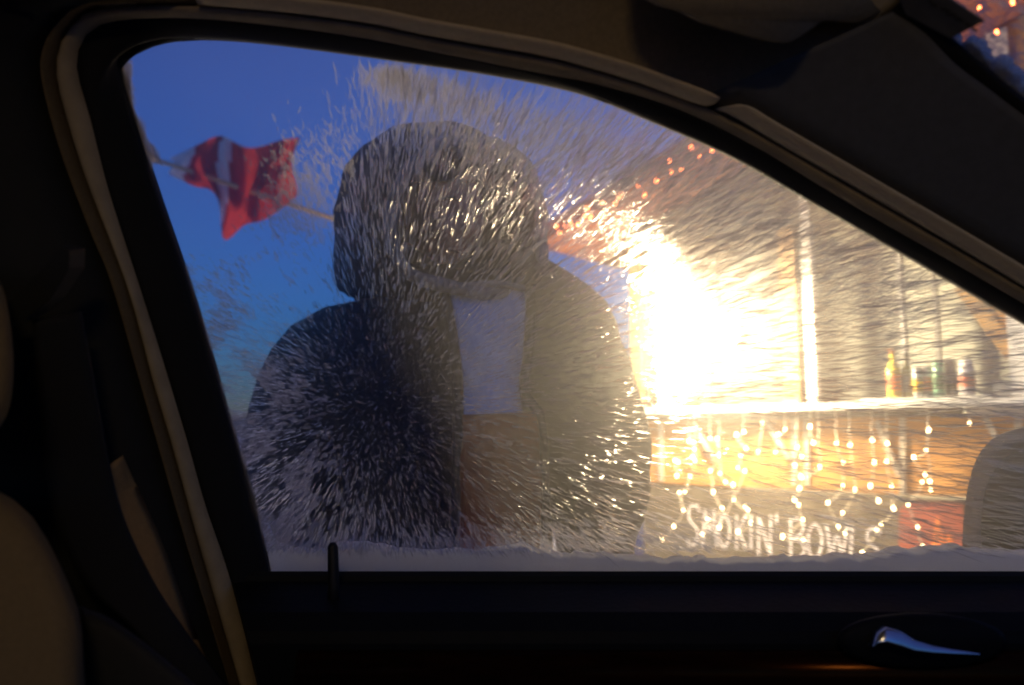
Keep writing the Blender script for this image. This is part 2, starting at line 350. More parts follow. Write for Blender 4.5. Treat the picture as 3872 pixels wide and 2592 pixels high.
gp = [(3405, 0), (3480, 60), (3600, 158), (3720, 266), (3800, 333), (3880, 398), (4060, 540), (4900, 900), (4900, -900), (3300, -400)]
gv = [wsc(*p, 0) for p in gp]; gv += [p - WSN * 0.005 for p in gv]; n = len(gp)
gm = bpy.data.materials.new('windscreen_glass'); gm.use_nodes = True; t = gm.node_tree; t.nodes.clear()
o_ = t.nodes.new('ShaderNodeOutputMaterial'); s1 = t.nodes.new('ShaderNodeVolumeScatter'); s1.inputs['Density'].default_value = 20; s1.inputs['Anisotropy'].default_value = 0.85; t.links.new(s1.outputs[0], o_.inputs['Volume'])
mk('windscreen', gv, [tuple(range(n)), tuple(range(2 * n - 1, n - 1, -1))] + [(i, (i + 1) % n, n + (i + 1) % n, n + i) for i in range(n)], gm, car)
# sun visor folded up under the headliner
VS = [(2380, -60), (2455, 8), (2560, 42), (2640, 82), (2760, 118), (2860, 146), (2940, 157), (2990, 140), (3040, 108), (3085, 74), (3110, 68), (3180, 72), (3240, 74), (3300, 45), (3372, 8), (3440, -60)]
vp = cr(VS, 60); yv = 0.40
vb = [at(p[0], p[1], 0.44 + 0.04 * (p[0] - 2380) / 1060) for p in vp]; vb += [at(3440, -420, .46), at(2380, -420, .42)]
c = sum(vb, Vector()) / len(vb); n = len(vb); v = list(vb)
v += [p.lerp(c, 0.06) + Vector((0, -0.008, -0.006)) for p in vb]; v += [p.lerp(c, 0.10) + Vector((0, -0.012, -0.009)) for p in vb]; v += [p + Vector((0, 0.012, 0.012)) for p in vb]
f = []
for r_ in range(2):
    for i in range(n): f.append((r_ * n + i, r_ * n + (i + 1) % n, (r_ + 1) * n + (i + 1) % n, (r_ + 1) * n + i))
for i in range(n): f.append((i, 3 * n + i, 3 * n + (i + 1) % n, (i + 1) % n))
f.append(tuple(range(2 * n, 3 * n))); f.append(tuple(range(4 * n - 1, 3 * n - 1, -1)))
mk('sun_visor', v, f, M['liner'], car, True)

# rear (centre) pillar trim left of the opening
pl = cr(OU[:14], 60); v = []; f = []
for p in pl:
    for (dx, off) in ((0, 0.030), (-40, 0.040), (-160, 0.055), (-500, 0.075), (-1500, 0.085)):
        v.append(win(p[0] + dx, p[1] + (0 if p[1] > 60 else -2), off))
for i in range(59):
    for j in range(4): a_ = i * 5 + j; f.append((a_, a_ + 1, a_ + 6, a_ + 5))
mk('rear_pillar_trim', v, f, M['dark'], car, True)
# pale lower pillar piece between belt and door
LP1 = [(440, 1740), (505, 1880), (560, 2000), (610, 2120), (660, 2260), (720, 2420), (800, 2590), (860, 2700)]
LP2 = [(436, 1742), (452, 1870), (466, 1980), (470, 2080), (540, 2230), (630, 2370), (740, 2530), (850, 2700)]
band('lower_pillar_trim', LP1, LP2, 0.068, 0.082, 0.016, 0.01, M['paletan'], n=40)
# shoulder belt and its guide
BL1 = [(300, 1180), (360, 1500), (440, 1900), (560, 2180), (700, 2400), (900, 2660)]
BL2 = [(120, 1210), (150, 1540), (190, 1900), (310, 2190), (520, 2400), (720, 2680)]
band('seat_belt', BL1, BL2, 0.10, 0.115, 0.002, 0.003, M['belt'], n=50)
gd = MB()
g = [win(p[0], p[1], 0.105) for p in ((290, 930), (322, 940), (320, 1010), (250, 1120), (150, 1200), (40, 1220), (30, 1180), (130, 1100), (230, 1000))]
n = len(g); gd.add(g + [p + WN * 0.018 for p in g], [tuple(range(n)), tuple(range(n, 2 * n))] + [(i, (i + 1) % n, n + (i + 1) % n, n + i) for i in range(n)])
gd.build('belt_guide', M['dark'], car)
# front seat: backrest and headrest at the left edge, far side toward the door
def cushion(name, pts, y, depth, m, k=8, parent=car):
    P = cr(pts, 50); A = [at(p[0], p[1], y) for p in P]; c = sum(A, Vector()) / len(A); v = []; f = []; n = len(A)
    cq = sum(P, Vector((0, 0))) / len(P)
    for s in range(k + 1):
        an = math.pi * s / k - math.pi / 2; sc = 0.80 + 0.20 * max(0, math.cos(an)) ** 0.5
        for p in P: q = cq + (p - cq) * sc; v.append(at(q.x, q.y, y + math.sin(an) * depth))
    for s in range(k):
        for i in range(n): f.append((s * n + i, s * n + (i + 1) % n, (s + 1) * n + (i + 1) % n, (s + 1) * n + i))
    f.append(tuple(range(n))); f.append(tuple(range(k * n, (k + 1) * n)))
    return mk(name, v, f, m, parent, True)
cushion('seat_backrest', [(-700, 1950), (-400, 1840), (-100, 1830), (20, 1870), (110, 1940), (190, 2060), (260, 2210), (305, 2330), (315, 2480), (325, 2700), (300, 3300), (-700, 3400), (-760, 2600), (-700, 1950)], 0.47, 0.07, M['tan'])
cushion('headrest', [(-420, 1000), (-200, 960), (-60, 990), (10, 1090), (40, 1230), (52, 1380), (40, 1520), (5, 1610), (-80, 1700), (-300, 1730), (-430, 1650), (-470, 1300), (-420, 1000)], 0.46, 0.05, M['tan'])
cushion('seat_side_shield', [(300, 2290), (420, 2340), (560, 2440), (740, 2590), (860, 2720), (800, 3000), (300, 3000), (290, 2600), (300, 2290)], 0.50, 0.03, M['dark'])
# the rest of the cabin shell (behind and beside the camera)
sh = MB(); X = Vector((1, 0, 0)); Y = Vector((0, 1, 0)); Z = Vector((0, 0, 1))
sh.box((-0.75, 0.0, 1.545), X * 1.02, Y * 0.74, Z * 0.02); sh.build('roof_panel', M['hous'], car)
fl = MB(); fl.box((-0.2, -0.03, 0.28), X * 1.7, Y * 0.8, Z * 0.03); fl.box((-1.75, -0.05, 0.62), X * 0.04, Y * 0.8, Z * 0.33); fl.build('cabin_floor', M['dash'], car)
da = MB(); da.box((1.25, -0.1, 0.62), X * 0.28, Y * 0.72, Z * 0.30); da.build('dashboard', M['dash'], car)
fd = MB(); fd.box((-0.2, -0.84, 0.65), X * 1.6, Y * 0.04, Z * 0.34); fd.box((-0.45, -0.79, 1.24), X * 0.06, Y * 0.03, Z * 0.27); fd.box((-1.5, -0.79, 1.24), X * 0.12, Y * 0.03, Z * 0.27); fd.build('far_door', M['tan'], car)
rd = MB(); rd.box((-1.1, 0.74, 0.65), X * 0.78, Y * 0.04, Z * 0.34); rd.box((-1.3, 0.66, 1.25), X * 0.5, Y * 0.03, Z * 0.27); rd.build('rear_door', M['dark'], car)

b = MB(); b.box((-0.05, -0.22, 1.462), X * 0.07, Y * 0.05, Z * 0.008); dl = b.build('dome_lamp', M['tan'], car)
b = MB(); b.box((-0.05, -0.22, 1.448), X * 0.045, Y * 0.03, Z * 0.005); b.build('lamp_lens', emis('dome_glow', (1.0, .70, .36), DOME, False), dl)
# wing mirror outside the door
mo = [(3900, 1612), (3872, 1618), (3770, 1652), (3720, 1692), (3684, 1756), (3656, 1863), (3641, 2000), (3645, 2130), (3700, 2230), (3900, 2260), (4250, 2250), (4400, 2150), (4420, 1850), (4300, 1660), (4100, 1612), (3900, 1612)]
mi = [(3930, 1695), (3872, 1703), (3805, 1728), (3756, 1785), (3727, 1849), (3713, 1940), (3710, 2030), (3720, 2120), (3770, 2170), (3930, 2190), (4230, 2180), (4330, 2100), (4345, 1880), (4260, 1740), (4100, 1695), (3930, 1695)]
po = cr(mo, 60)[:-1]; pi = cr(mi, 60)[:-1]; n = len(po); ym = 0.95
A = [at(p[0], p[1], ym) for p in po]; B_ = [at(p[0], p[1], ym - 0.004) for p in pi]; C_ = [p + Vector((0.006, 0.02, 0)) for p in B_]
ca = sum(A, Vector()) / n; v = list(B_) + list(A) + [ca + (p - ca) * 1.03 + Vector((0.03, 0.04, 0)) for p in A] + [ca + (p - ca) * 0.8 + Vector((0.10, 0.10, 0)) for p in A] + [ca + (p - ca) * 0.3 + Vector((0.14, 0.13, 0)) for p in A]; f = []
for r_ in range(4):
    for i in range(n): f.append((r_ * n + i, r_ * n + (i + 1) % n, (r_ + 1) * n + (i + 1) % n, (r_ + 1) * n + i))
f.append(tuple(range(4 * n, 5 * n)))
k = len(v); v += C_
for i in range(n): f.append((i, k + i, k + (i + 1) % n, (i + 1) % n))
mir = mk('side_mirror', v, f, M['hous'], car, True)
arm = MB(); arm.box(at(4150, 2290, 0.86), X * 0.05, Y * 0.12, Z * 0.02); arm.build('mirror_arm', M['black'], mir)
mk('mirror_glass', C_ + [p + Vector((0, 0.004, 0)) for p in C_], [tuple(range(n)), tuple(range(2 * n - 1, n - 1, -1))] + [(i, (i + 1) % n, n + (i + 1) % n, n + i) for i in range(n)], M['mirror'], mir)

# card stuck on the windscreen
cp = [(3380, -60), (3530, -60), (3606, 0), (3724, 77), (3597, 142), (3428, 51)]
cv = [wsc(*p, 0.004) for p in cp]; n = 6
card = mk('windscreen_card', [p + WSN * 0.001 for p in cv] + cv, [tuple(range(n)), tuple(range(2 * n - 1, n - 1, -1))] + [(i, (i + 1) % n, n + (i + 1) % n, n + i) for i in range(n)], M['card'])
tag(card, 'dark grey paper card stuck behind the windscreen at the roof corner', 'card')
ik = MB()
for q_ in range(4):
    for s_ in range(5):
        if random.random() < 0.2: continue
        pa = wsc(3470 + 34 * q_ + 26 * s_, -22 - 5 * q_ + 18 * s_ + 24 * q_, 0.0058); pb = wsc(3470 + 34 * q_ + 26 * s_ + 18, -22 - 5 * q_ + 18 * s_ + 24 * q_ + 12, 0.0058)
        ik.box((pa + pb) / 2, (pb - pa) / 2, (pb - pa).cross(WSN).normalized() * 0.0007, WSN * 0.0002)
ik.build('printed_line', M['ink'], card)

exec_later = []
# ------------------------------------------------------------------ the stall
U = Vector((0.738, -0.674, 0)).normalized(); V = Vector((-0.674, -0.738, 0)).normalized(); L0 = Vector((1.07, 7.2, 0))
def SP(u, v, z): return L0 + U * u + V * v + Z * z
def fp(px, py, v=0.0): return hit(px, py, L0 + V * v, V)
def uz(px, py, v=0.0):
    p = fp(px, py, v); return (p - L0).dot(U), p.z
stall = empty('market_stall', SP(1.6, 0, 0), 'wooden food stall with lit serving hatch, orange plywood front and painted sign', 'stall')
UL = uz(2440, 1700)[0]; UR = 4.3
zc = uz(2700, 1556)[1]; zp = uz(3000, 1850)[1]
def sbox(mb, u0, u1, v0, v1, z0, z1): mb.box(SP((u0 + u1) / 2, (v0 + v1) / 2, (z0 + z1) / 2), U * ((u1 - u0) / 2), V * ((v1 - v0) / 2), Z * ((z1 - z0) / 2))
us = [UL, uz(3038, 1700)[0], UR - 1.0, UR]
for i in range(3):
    b = MB(); sbox(b, us[i] + 0.003, us[i + 1] - 0.003, -0.018, 0, zp, zc - 0.06); b.build('plywood_panel', M['ply'], stall)
nb_ = 5; hb_ = (zp - 0.02 - 0.05) / nb_
for i in range(nb_):
    b = MB(); j = random.uniform(-0.004, 0.006); sbox(b, UL - 0.02, UR, -0.03, 0.006 + j, 0.05 + i * hb_ + 0.004, 0.05 + (i + 1) * hb_ - 0.004); b.build('board', M['board'], stall)
b = MB(); sbox(b, UL - 0.06, UR, -0.34, 0.20, zc - 0.012, zc + 0.035); b.build('counter', M['white'], stall)
b = MB(); sbox(b, UL - 0.06, uz(3650, 1530)[0], 0.06, 0.10, zc - 0.075, zc - 0.004); b.build('counter_apron', M['board'], stall)
for (pa, pb) in ((3655, 3790), (3793, 3990)):
    b = MB(); sbox(b, uz(pa, 1530, .12)[0], uz(pb, 1530, .12)[0], 0.06, 0.14, zc - 0.075, zc - 0.004); b.build('counter_bracket', M['lath'], stall)
def lath(px0, py0, px1, py1, wd=0.022, v=0.014, m='lath', name='brace', dp=0.012):
    p, q = fp(px0, py0, v), fp(px1, py1, v); d = (q - p) / 2; s = d.cross(V).normalized() * wd; b = MB(); b.box((p + q) / 2, d, s, V * dp); return b.build(name, M[m], stall)
for (px0, py0, px1, py1) in ((3004, 1572, 3004, 1835), (3052, 1575, 3052, 1842), (3413, 1565, 3413, 1870), (3850, 1560, 3850, 1900), (2500, 1600, 2500, 1820)):
    lath(px0, py0, px1, py1, 0.020, 0.013)
for (px0, py0, px1, py1) in ((2895, 1590, 2985, 1735), (3313, 1592, 3400, 1800), (2620, 1595, 2700, 1740), (3724, 1580, 3790, 1700)):
    lath(px0, py0, px1, py1, 0.018, 0.040)
# posts of the hatch
def post(px, w_, m, z0=None, z1=3.0, v=0.0):
    u, _ = uz(px, 1400, v); b = MB(); sbox(b, u - w_ / 2, u + w_ / 2, v - 0.09, v - 0.002, z0 or zc + 0.035, z1); return b.build('post', M[m], stall)
post(2405, 0.12, 'beam'); post(2500, 0.07, 'white'); post(2990, 0.14, 'beam', z1=3.3, v=-0.35); post(3066, 0.075, 'white', z1=3.3); post(3420, 0.035, 'white', v=-1.0, z1=3.2); post(3550, 0.03, 'white', v=-1.3, z1=3.2); post(3862, 0.13, 'white', z1=3.9)
p, q = fp(3830, 1340, -.05), fp(3640, 1085, -.05); b = MB(); d = (q - p) / 2; b.box((p + q) / 2, d, d.cross(V).normalized() * 0.05, V * 0.04); b.build('corner_brace', M['beam'], stall)
p, q = fp(3850, 1260, -.05), fp(3660, 1030, -.05); b = MB(); d = (q - p) / 2; b.box((p + q) / 2, d, d.cross(V).normalized() * 0.10, V * 0.03); b.build('corner_board', M['ply'], stall)
# interior
b = MB(); sbox(b, UL, UR, -1.95, -1.90, 0, 4.2); b.build('back_wall', M['inner'], stall)
b = MB(); sbox(b, UL, uz(2965, 1300, -.5)[0], -0.75, -0.70, zc, 3.4); b.build('menu_panel', mat('menu_board', (0.15, 0.125, 0.095), 0.7, var=0.1, scale=6), stall)
b = MB(); sbox(b, UL - 0.05, UL, -1.9, -0.03, 0, 3.0); b.build('end_wall', M['board'], stall)
b = MB(); sbox(b, UR, UR + 0.05, -1.9, -0.03, 0, 4.0); b.build('end_wall', M['board'], stall)
b = MB(); sbox(b, 2.3, UR - 0.1, -1.9, -1.45, 0.9, 0.95); b.build('back_shelf', M['steel'], stall)
b = MB(); sbox(b, 2.6, 3.1, -1.88, -1.5, 0.96, 1.55); sbox(b, 3.15, 3.5, -1.88, -1.5, 0.96, 1.35); b.build('kitchen_cabinet', M['steel'], stall)
# roof: rake rising to the right, boards, snow on top
OV = 0.80
ru0, rz0 = uz(2040, 888, OV); ru1, rz1 = uz(3740, -150, OV)
sl = (rz1 - rz0) / (ru1 - ru0); ru0 -= 0.15; rz0 -= 0.15 * sl; ru1 += 1.0; rz1 += sl * 1.0
RU = (SP(ru1, 0, rz1) - SP(ru0, 0, rz0)).normalized(); RNN = RU.cross(V).normalized(); RNN = RNN if RNN.z > 0 else -RNN
nbd = 16; Lr = (SP(ru1, 0, rz1) - SP(ru0, 0, rz0)).length
for i in range(nbd):
    v1 = OV - i * 0.178; b = MB(); c = SP(ru0, v1 - 0.086, rz0) + RU * Lr / 2
    b.box(c, RU * Lr / 2, V * 0.085, RNN * (0.014 + 0.003 * random.random())); b.build('roof_board', M['roofw'], stall)
b = MB(); b.box(SP(ru0, OV + 0.025, rz0) + RU * Lr / 2 - RNN * 0.03, RU * Lr / 2, V * 0.014, RNN * 0.07); b.build('barge_board', M['roofw'], stall)
b = MB(); sbox(b, UL, UR, -0.10, -0.06, 2.86, 3.0); b.build('lintel', M['beam'], stall)
# front gable boards above the hatch; orange glow put into right half's honey colour
for i in range(12):
    ua = UL + (UR - UL) * i / 12; ub = UL + (UR - UL) * (i + 1) / 12 - 0.006; b = MB()
    zt = rz0 + sl * (ua - ru0) - 0.04; ztb = rz0 + sl * (ub - ru0) - 0.04
    if zt < 2.95: zt = 2.95
    if ztb < 2.96: ztb = 2.96
    vs = [SP(ua, v_, 2.86 if s_ == 0 else 0) for v_ in () for s_ in ()]
    vs = [SP(ua, -.02, 2.80), SP(ub, -.02, 2.80), SP(ub, -.02, ztb), SP(ua, -.02, zt), SP(ua, -.05, 2.80), SP(ub, -.05, 2.80), SP(ub, -.05, ztb), SP(ua, -.05, zt)]
    b.add(vs, [(0, 1, 2, 3), (7, 6, 5, 4), (0, 4, 5, 1), (1, 5, 6, 2), (2, 6, 7, 3), (3, 7, 4, 0)]); b.build('gable_board', M['beam' if i > 5 else 'board'], stall)
def lump(name, fn, nu, nv, m, label=None, parent=None):
    v = [fn(i / nu, j / nv) for i in range(nu + 1) for j in range(nv + 1)]; f = []
    for i in range(nu):
        for j in range(nv): a = i * (nv + 1) + j; f.append((a, a + 1, a + nv + 2, a + nv + 1))
    return mk(name, v, f, m, parent, True)
def rsnow(s, t_):
    e = min(1, min(s, 1 - s) * 14, min(t_, 1 - t_) * 9); h = 0.02 + 0.13 * math.sqrt(max(0, e)) * (1 + 0.5 * noise.noise((s * 9, t_ * 5, 0)))
    if s in (0, 1) or t_ in (0, 1): h = 0.012
    return SP(ru0, OV + 0.02 - 2.8 * t_, rz0) + RU * (Lr * s) + RNN * h
tag(lump('roof_snow', rsnow, 60, 30, M['snow']), 'thick snow lying on the sloping stall roof', 'snow', None, 'stuff')

# floodlight hanging under the eave
lc = fp(2720, 1255, 0.65)
fl_ = empty('floodlight', lc, 'glaring white floodlight hanging under the stall eave', 'lamp')
b = MB(); b.lathe(lc - Vector((0, 0, 0.0)), [(0.02, 0.16), (0.06, 0.15), (0.14, 0.09), (0.16, 0.085), (0.06, 0.17), (0.02, 0.18)], 20); b.build('lamp_shade', M['steel'], fl_, True)
b = MB(); b.lathe(lc, [(0.02, -0.135), (0.08, -0.12), (0.125, -0.07), (0.14, 0.0), (0.125, 0.06), (0.06, 0.10)], 20); b.build('bulb', emis('floodlight_glow', (1.0, 0.80, 0.50), LAMP, False), fl_, True)
b = MB(); b.tube([lc + Z * 0.17, lc + Z * 0.5, lc + Z * (rz0 + sl * ((lc - L0).dot(U) - ru0) - lc.z - 0.03)], 0.008); b.build('cord', M['black'], fl_)

# fairy lights
warm = emis('warm_bulb', (1.0, 0.72, 0.36), 26); redb = emis('red_bulb', (1.0, 0.20, 0.05), 26, False); wire = mat('pale_wire', (0.75, 0.66, 0.5), 0.6)
bp_ = MB(); bp_.lathe((0, 0, 0), [(0.003, 0.017), (0.006, 0.014), (0.010, 0.004), (0.0115, -0.005), (0.008, -0.013), (0.002, -0.017)], 10)
tmp = bp_.build('bulb', warm, None, True); BM1 = tmp.data; bpy.data.objects.remove(tmp)
tmp = bp_.build('bulb', redb, None, True); BM2 = tmp.data; bpy.data.objects.remove(tmp)
def bulb(p, me, par, s=1.0):
    o = bpy.data.objects.new('bulb', me); COL.objects.link(o); o.location = Vector(p); o.scale = (s, s, s)
    o.rotation_euler = (random.uniform(-.4, .4), random.uniform(-.4, .4), 0); setp(o, par); return o
def z6(x, y): return (2200 + x * 0.7136, 900 + y * 0.7136)
drops = [[(568, 1077), (593, 1083), (597, 1118), (589, 1160), (512, 1187), (495, 1178), (505, 1260)], [(600, 1180), (575, 1262), (547, 1345), (518, 1350), (540, 1443), (489, 1529), (425, 1597)],
 [(680, 1063), (718, 1062), (727, 1150), (683, 1232), (698, 1347), (745, 1432), (670, 1493), (640, 1572)], [(733, 1248), (763, 1293), (803, 1308), (806, 1388), (882, 1442), (867, 1422), (895, 1510), (829, 1556)],
 [(858, 1028), (820, 1043), (873, 1117), (843, 1152), (828, 1218), (865, 1235), (730, 1532)], [(958, 983), (935, 1137)],
 [(1078, 1015), (1042, 1042), (1027, 1135)], [(1142, 1112), (1167, 1160), (1130, 1207), (1160, 1263), (1154, 1328), (1128, 1388), (1150, 1415), (1172, 1493), (1065, 1583), (1174, 1600)], [(1262, 1215), (1165, 1270)],
 [(1350, 1087), (1385, 1190), (1383, 1315), (1305, 1402), (1361, 1529), (1397, 1562)], [(1422, 1098), (1448, 1333), (1383, 1457), (1361, 1535)],
 [(1540, 1072), (1550, 1190), (1530, 1315), (1573, 1393)], [(1620, 1090), (1615, 1185), (1642, 1317), (1652, 1433), (1587, 1515), (1562, 1548), (1489, 1668)],
 [(1838, 1020), (1825, 1127), (1760, 1165), (1820, 1255), (1804, 1295), (1730, 1415), (1780, 1532), (1808, 1638)], [(1850, 1338), (1845, 1290)], [(2055, 982), (2060, 900)], [(1210, 1000), (1228, 1085)]]
cur = empty('fairy_light_curtain', SP(1.6, 0.12, zc - 0.05), 'curtain of warm white fairy lights hanging over the orange plywood front', 'fairy lights')
mb = MB(); vv = 0.11
for dr in drops:
    pts = [fp(*z6(*q), vv + random.uniform(-.02, .02)) for q in dr]
    top = Vector(pts[0]); top.z = zc - 0.02
    ch = [top] + pts; fine = []
    for i in range(len(ch) - 1):
        for s_ in range(4):
            t_ = s_ / 4; fine.append(ch[i].lerp(ch[i + 1], t_) + Vector((0.006 * math.sin(9 * t_ + i), 0, -0.02 * math.sin(math.pi * t_))))
    fine.append(ch[-1]); mb.tube(fine, 0.0046, 5)
    for p in pts: bulb(p + V * 0.004, BM1, cur, random.uniform(0.5, 0.9))
mb.tube([SP(UL + (uz(3800, 1560)[0] - UL) * i / 40, vv, zc - 0.012 - 0.02 * abs(math.sin(i * 0.7))) for i in range(41)], 0.0025, 5)
mb.build('cord', wire, cur)
rs = empty('red_fairy_lights', SP(1.5, 0.5, 3.0), 'string of red fairy lights along the sloping roof edge', 'fairy lights')
rpx = [(2106, 857), (2118, 880), (2140, 855), (2160, 845), (2190, 850), (2222, 790), (2235, 822), (2280, 770), (2215, 818), (2340, 748), (2330, 770), (2350, 735), (2416, 705), (2440, 738), (2485, 685), (2533, 610), (2540, 650), (2580, 642), (2617, 560), (2646, 594), (2695, 570), (2790, 510), (2900, 455), (3010, 400), (3120, 345), (3230, 285), (3340, 225), (3450, 170), (3560, 110), (3640, 70), (3706, 32), (3770, 125), (3830, 12)]
mb = MB(); ps = []
for q in rpx:
    p = fp(q[0], q[1], OV + 0.06); bulb(p + V * 0.01, BM2, rs, random.uniform(.6, 1.0)); ps.append((q[0], p))
ps = [p for _, p in sorted(ps, key=lambda t_: t_[0])]; mb.tube(ps, 0.003, 5); mb.build('cord', M['rubber'], rs)

# painted sign lettering on the boards
lett = {'S': [[(.98, .84), (.72, .99), (.3, .96), (.12, .76), (.3, .58), (.68, .44), (.86, .24), (.62, .03), (.2, .0), (.0, .14)]], 'M': [[(.05, 0), (.2, 1)], [(.2, 1), (.5, .4), (.8, 1)], [(.8, 1), (.95, 0)]], 'O': [[(.5, 1), (.12, .75), (.08, .3), (.45, 0), (.85, .25), (.9, .7), (.5, 1)]],
 'K': [[(.15, 0), (.15, 1)], [(.9, 1), (.2, .45)], [(.35, .52), (.9, 0)]], 'I': [[(.5, 0), (.5, 1)]], 'N': [[(.1, 0), (.12, 1)], [(.12, 1), (.85, 0)], [(.85, 0), (.88, 1.02)]], "'": [[(.5, .65), (.5, 1.0)]],
 'B': [[(.15, 0), (.15, 1)], [(.02, .97), (.6, 1), (.9, .8), (.6, .56), (.2, .5)], [(.2, .5), (.7, .45), (.95, .22), (.6, 0), (.05, .02)]], 'W': [[(.05, 1), (.25, 0)], [(.25, 0), (.5, .7), (.72, 0)], [(.72, 0), (.98, 1)]], 'L': [[(.3, 1), (.25, .02), (.9, .0)]]}
sg = [("S", 2598, 2646, 1912, 2062), ("M", 2654, 2712, 1932, 2068), ("O", 2716, 2762, 1942, 2072), ("K", 2778, 2826, 1948, 2078), ("I", 2828, 2852, 1948, 2080), ("N", 2862, 2922, 1952, 2104), ("'", 2926, 2948, 1945, 2050),
      ("B", 2980, 3046, 1965, 2112), ("O", 3052, 3112, 1980, 2116), ("W", 3122, 3208, 1985, 2118), ("L", 3206, 3262, 1988, 2122), ("S", 3272, 3330, 2000, 2130)]
sign = empty('painted_sign', fp(2970, 2030, .02), 'hand painted white lettering reading SMOKIN\' BOWLS on the lower boards', 'sign')
for ch, xa, xb, ya, yb in sg:
    mb = MB()
    for st in lett[ch]:
        c2 = cr(st, max(2, 6 * (len(st) - 1))); r_ = 0.0108
        pts = [fp(xa + (xb - xa) * q[0], yb - (yb - ya) * q[1], 0.016) for q in c2]
        mb.tube(pts, [r_ * random.uniform(.85, 1.1) for _ in pts], 8)
    o = mb.build('letter', M['letter'], sign)
    for vtx in o.data.vertices:        # press the strokes into thin paint ridges against the boards
        p = vtx.co + wloc(sign) if False else vtx.co
        dd = (Vector(p) - (L0 + V * 0.016)).dot(V); vtx.co = Vector(p) - V * dd * 0.8
# red poster with orange flame
pst = empty('poster', fp(3520, 2005, .03), 'red poster with orange flame fixed on the boards by the sign', 'poster')
pts = [fp(3398, 2125, .022), fp(3402, 1925, .022), fp(3448, 1900, .022), fp(3642, 1903, .022), fp(3642, 2125, .022)]
n = 5; mk('poster_sheet', pts + [p + V * 0.006 for p in pts], [tuple(range(n)), tuple(range(2 * n - 1, n - 1, -1))] + [(i, (i + 1) % n, n + (i + 1) % n, n + i) for i in range(n)], M['red'], pst)
fl2 = [(3480, 2120), (3495, 2060), (3520, 2085), (3530, 2000), (3545, 1950), (3560, 2010), (3572, 2060), (3585, 2010), (3600, 2035), (3618, 2120)]
pts = [fp(*p, .031) for p in fl2]; n = len(pts); mk('flame_print', pts + [p + V * 0.002 for p in pts], [tuple(range(n)), tuple(range(2 * n - 1, n - 1, -1))] + [(i, (i + 1) % n, n + (i + 1) % n, n + i) for i in range(n)], M['orange'], pst)

# things on the counter
zt_ = zc + 0.035
u0_, _ = uz(3272, 1505, .05); u1_, _ = uz(3760, 1500, .05)
b = MB(); sbox(b, u0_, u1_, -0.10, 0.15, zt_ + 0.001, zt_ + 0.022); o = b.build('serving_board', M['white']); tag(o, 'pale serving board under the bottles on the counter', 'board')
zt2 = zt_ + 0.0225
def vessel(px0, px1, pytop, kind, c1, c2, label, v=0.03):
    ua, _ = uz(px0, 1450, v); ub, _ = uz(px1, 1450, v); r_ = (ub - ua) / 2 * 0.97; base = SP((ua + ub) / 2, v, zt2); h = uz((px0 + px1) / 2, pytop, v)[1] - zt2
    o = empty({'bottle': 'bottle', 'can': 'drink_can', 'jar': 'jar'}[kind], base, label, {'bottle': 'bottle', 'can': 'can', 'jar': 'jar'}[kind], 'bottles and cans on the counter')
    m1 = mat('vessel', c1, 0.2, var=0.1, scale=12); m2 = mat('vessel_label', c2, 0.5, var=0.1, scale=20)
    b = MB()
    if kind == 'bottle':
        b.lathe(base, [(r_ * .9, 0), (r_, h * .03), (r_, h * .55), (r_ * .8, h * .66), (r_ * .38, h * .76), (r_ * .34, h * .93)], 18); b.build('body', m1, o, True)
        b = MB(); b.lathe(base, [(r_ * .40, h * .93), (r_ * .42, h * .94), (r_ * .40, h)], 14); b.build('cap', m2, o, True)
        b = MB(); b.lathe(base, [(r_ * 1.01, h * .15), (r_ * 1.02, h * .16), (r_ * 1.02, h * .48), (r_ * 1.01, h * .49)], 18); b.build('label_band', m2, o, True)
    elif kind == 'can':
        b.lathe(base, [(r_ * .8, 0), (r_, h * .06), (r_, h * .9), (r_ * .82, h * .985), (r_ * .80, h)], 18); b.build('body', m1, o, True)
        b = MB(); b.lathe(base, [(r_ * 1.01, h * .2), (r_ * 1.015, h * .21), (r_ * 1.015, h * .62), (r_ * 1.01, h * .63)], 18); b.build('label_band', m2, o, True)
    else:
        b.lathe(base, [(r_ * .92, 0), (r_, h * .05), (r_, h * .78), (r_ * .85, h * .86)], 18); b.build('body', m1, o, True)
        b = MB(); b.lathe(base, [(r_ * .88, h * .862), (r_ * .9, h * .87), (r_ * .9, h * .99), (r_ * .85, h)], 18); b.build('lid', M['white'], o, True)
        b = MB(); b.lathe(base, [(r_ * 1.01, h * .25), (r_ * 1.015, h * .26), (r_ * 1.015, h * .55), (r_ * 1.01, h * .56)], 18); b.build('label_band', m2, o, True)
vessel(3352, 3408, 1322, 'bottle', (.75, .58, .08), (.55, .16, .04), 'yellow bottle with orange band, at the left end of the row on the counter')
vessel(3410, 3450, 1330, 'bottle', (.20, .19, .10), (.16, .17, .18), 'olive bottle with grey band beside the yellow bottle', 0.0)
vessel(3450, 3488, 1392, 'can', (.40, .40, .42), (.70, .45, .03), 'silver can with yellow lower band between bottle and green can', 0.03)
vessel(3489, 3525, 1385, 'can', (.45, .42, .40), (.55, .18, .06), 'small silver can with orange red band', 0.0)
vessel(3527, 3572, 1368, 'can', (.20, .42, .28), (.05, .14, .06), 'green can with dark green band on the counter', 0.04)
vessel(3574, 3620, 1362, 'can', (.16, .15, .15), (.05, .05, .05), 'dark grey can with black band', 0.0)
vessel(3624, 3690, 1360, 'jar', (.48, .46, .47), (.45, .10, .04), 'wide pale jar with red band at the right end of the row', 0.04)

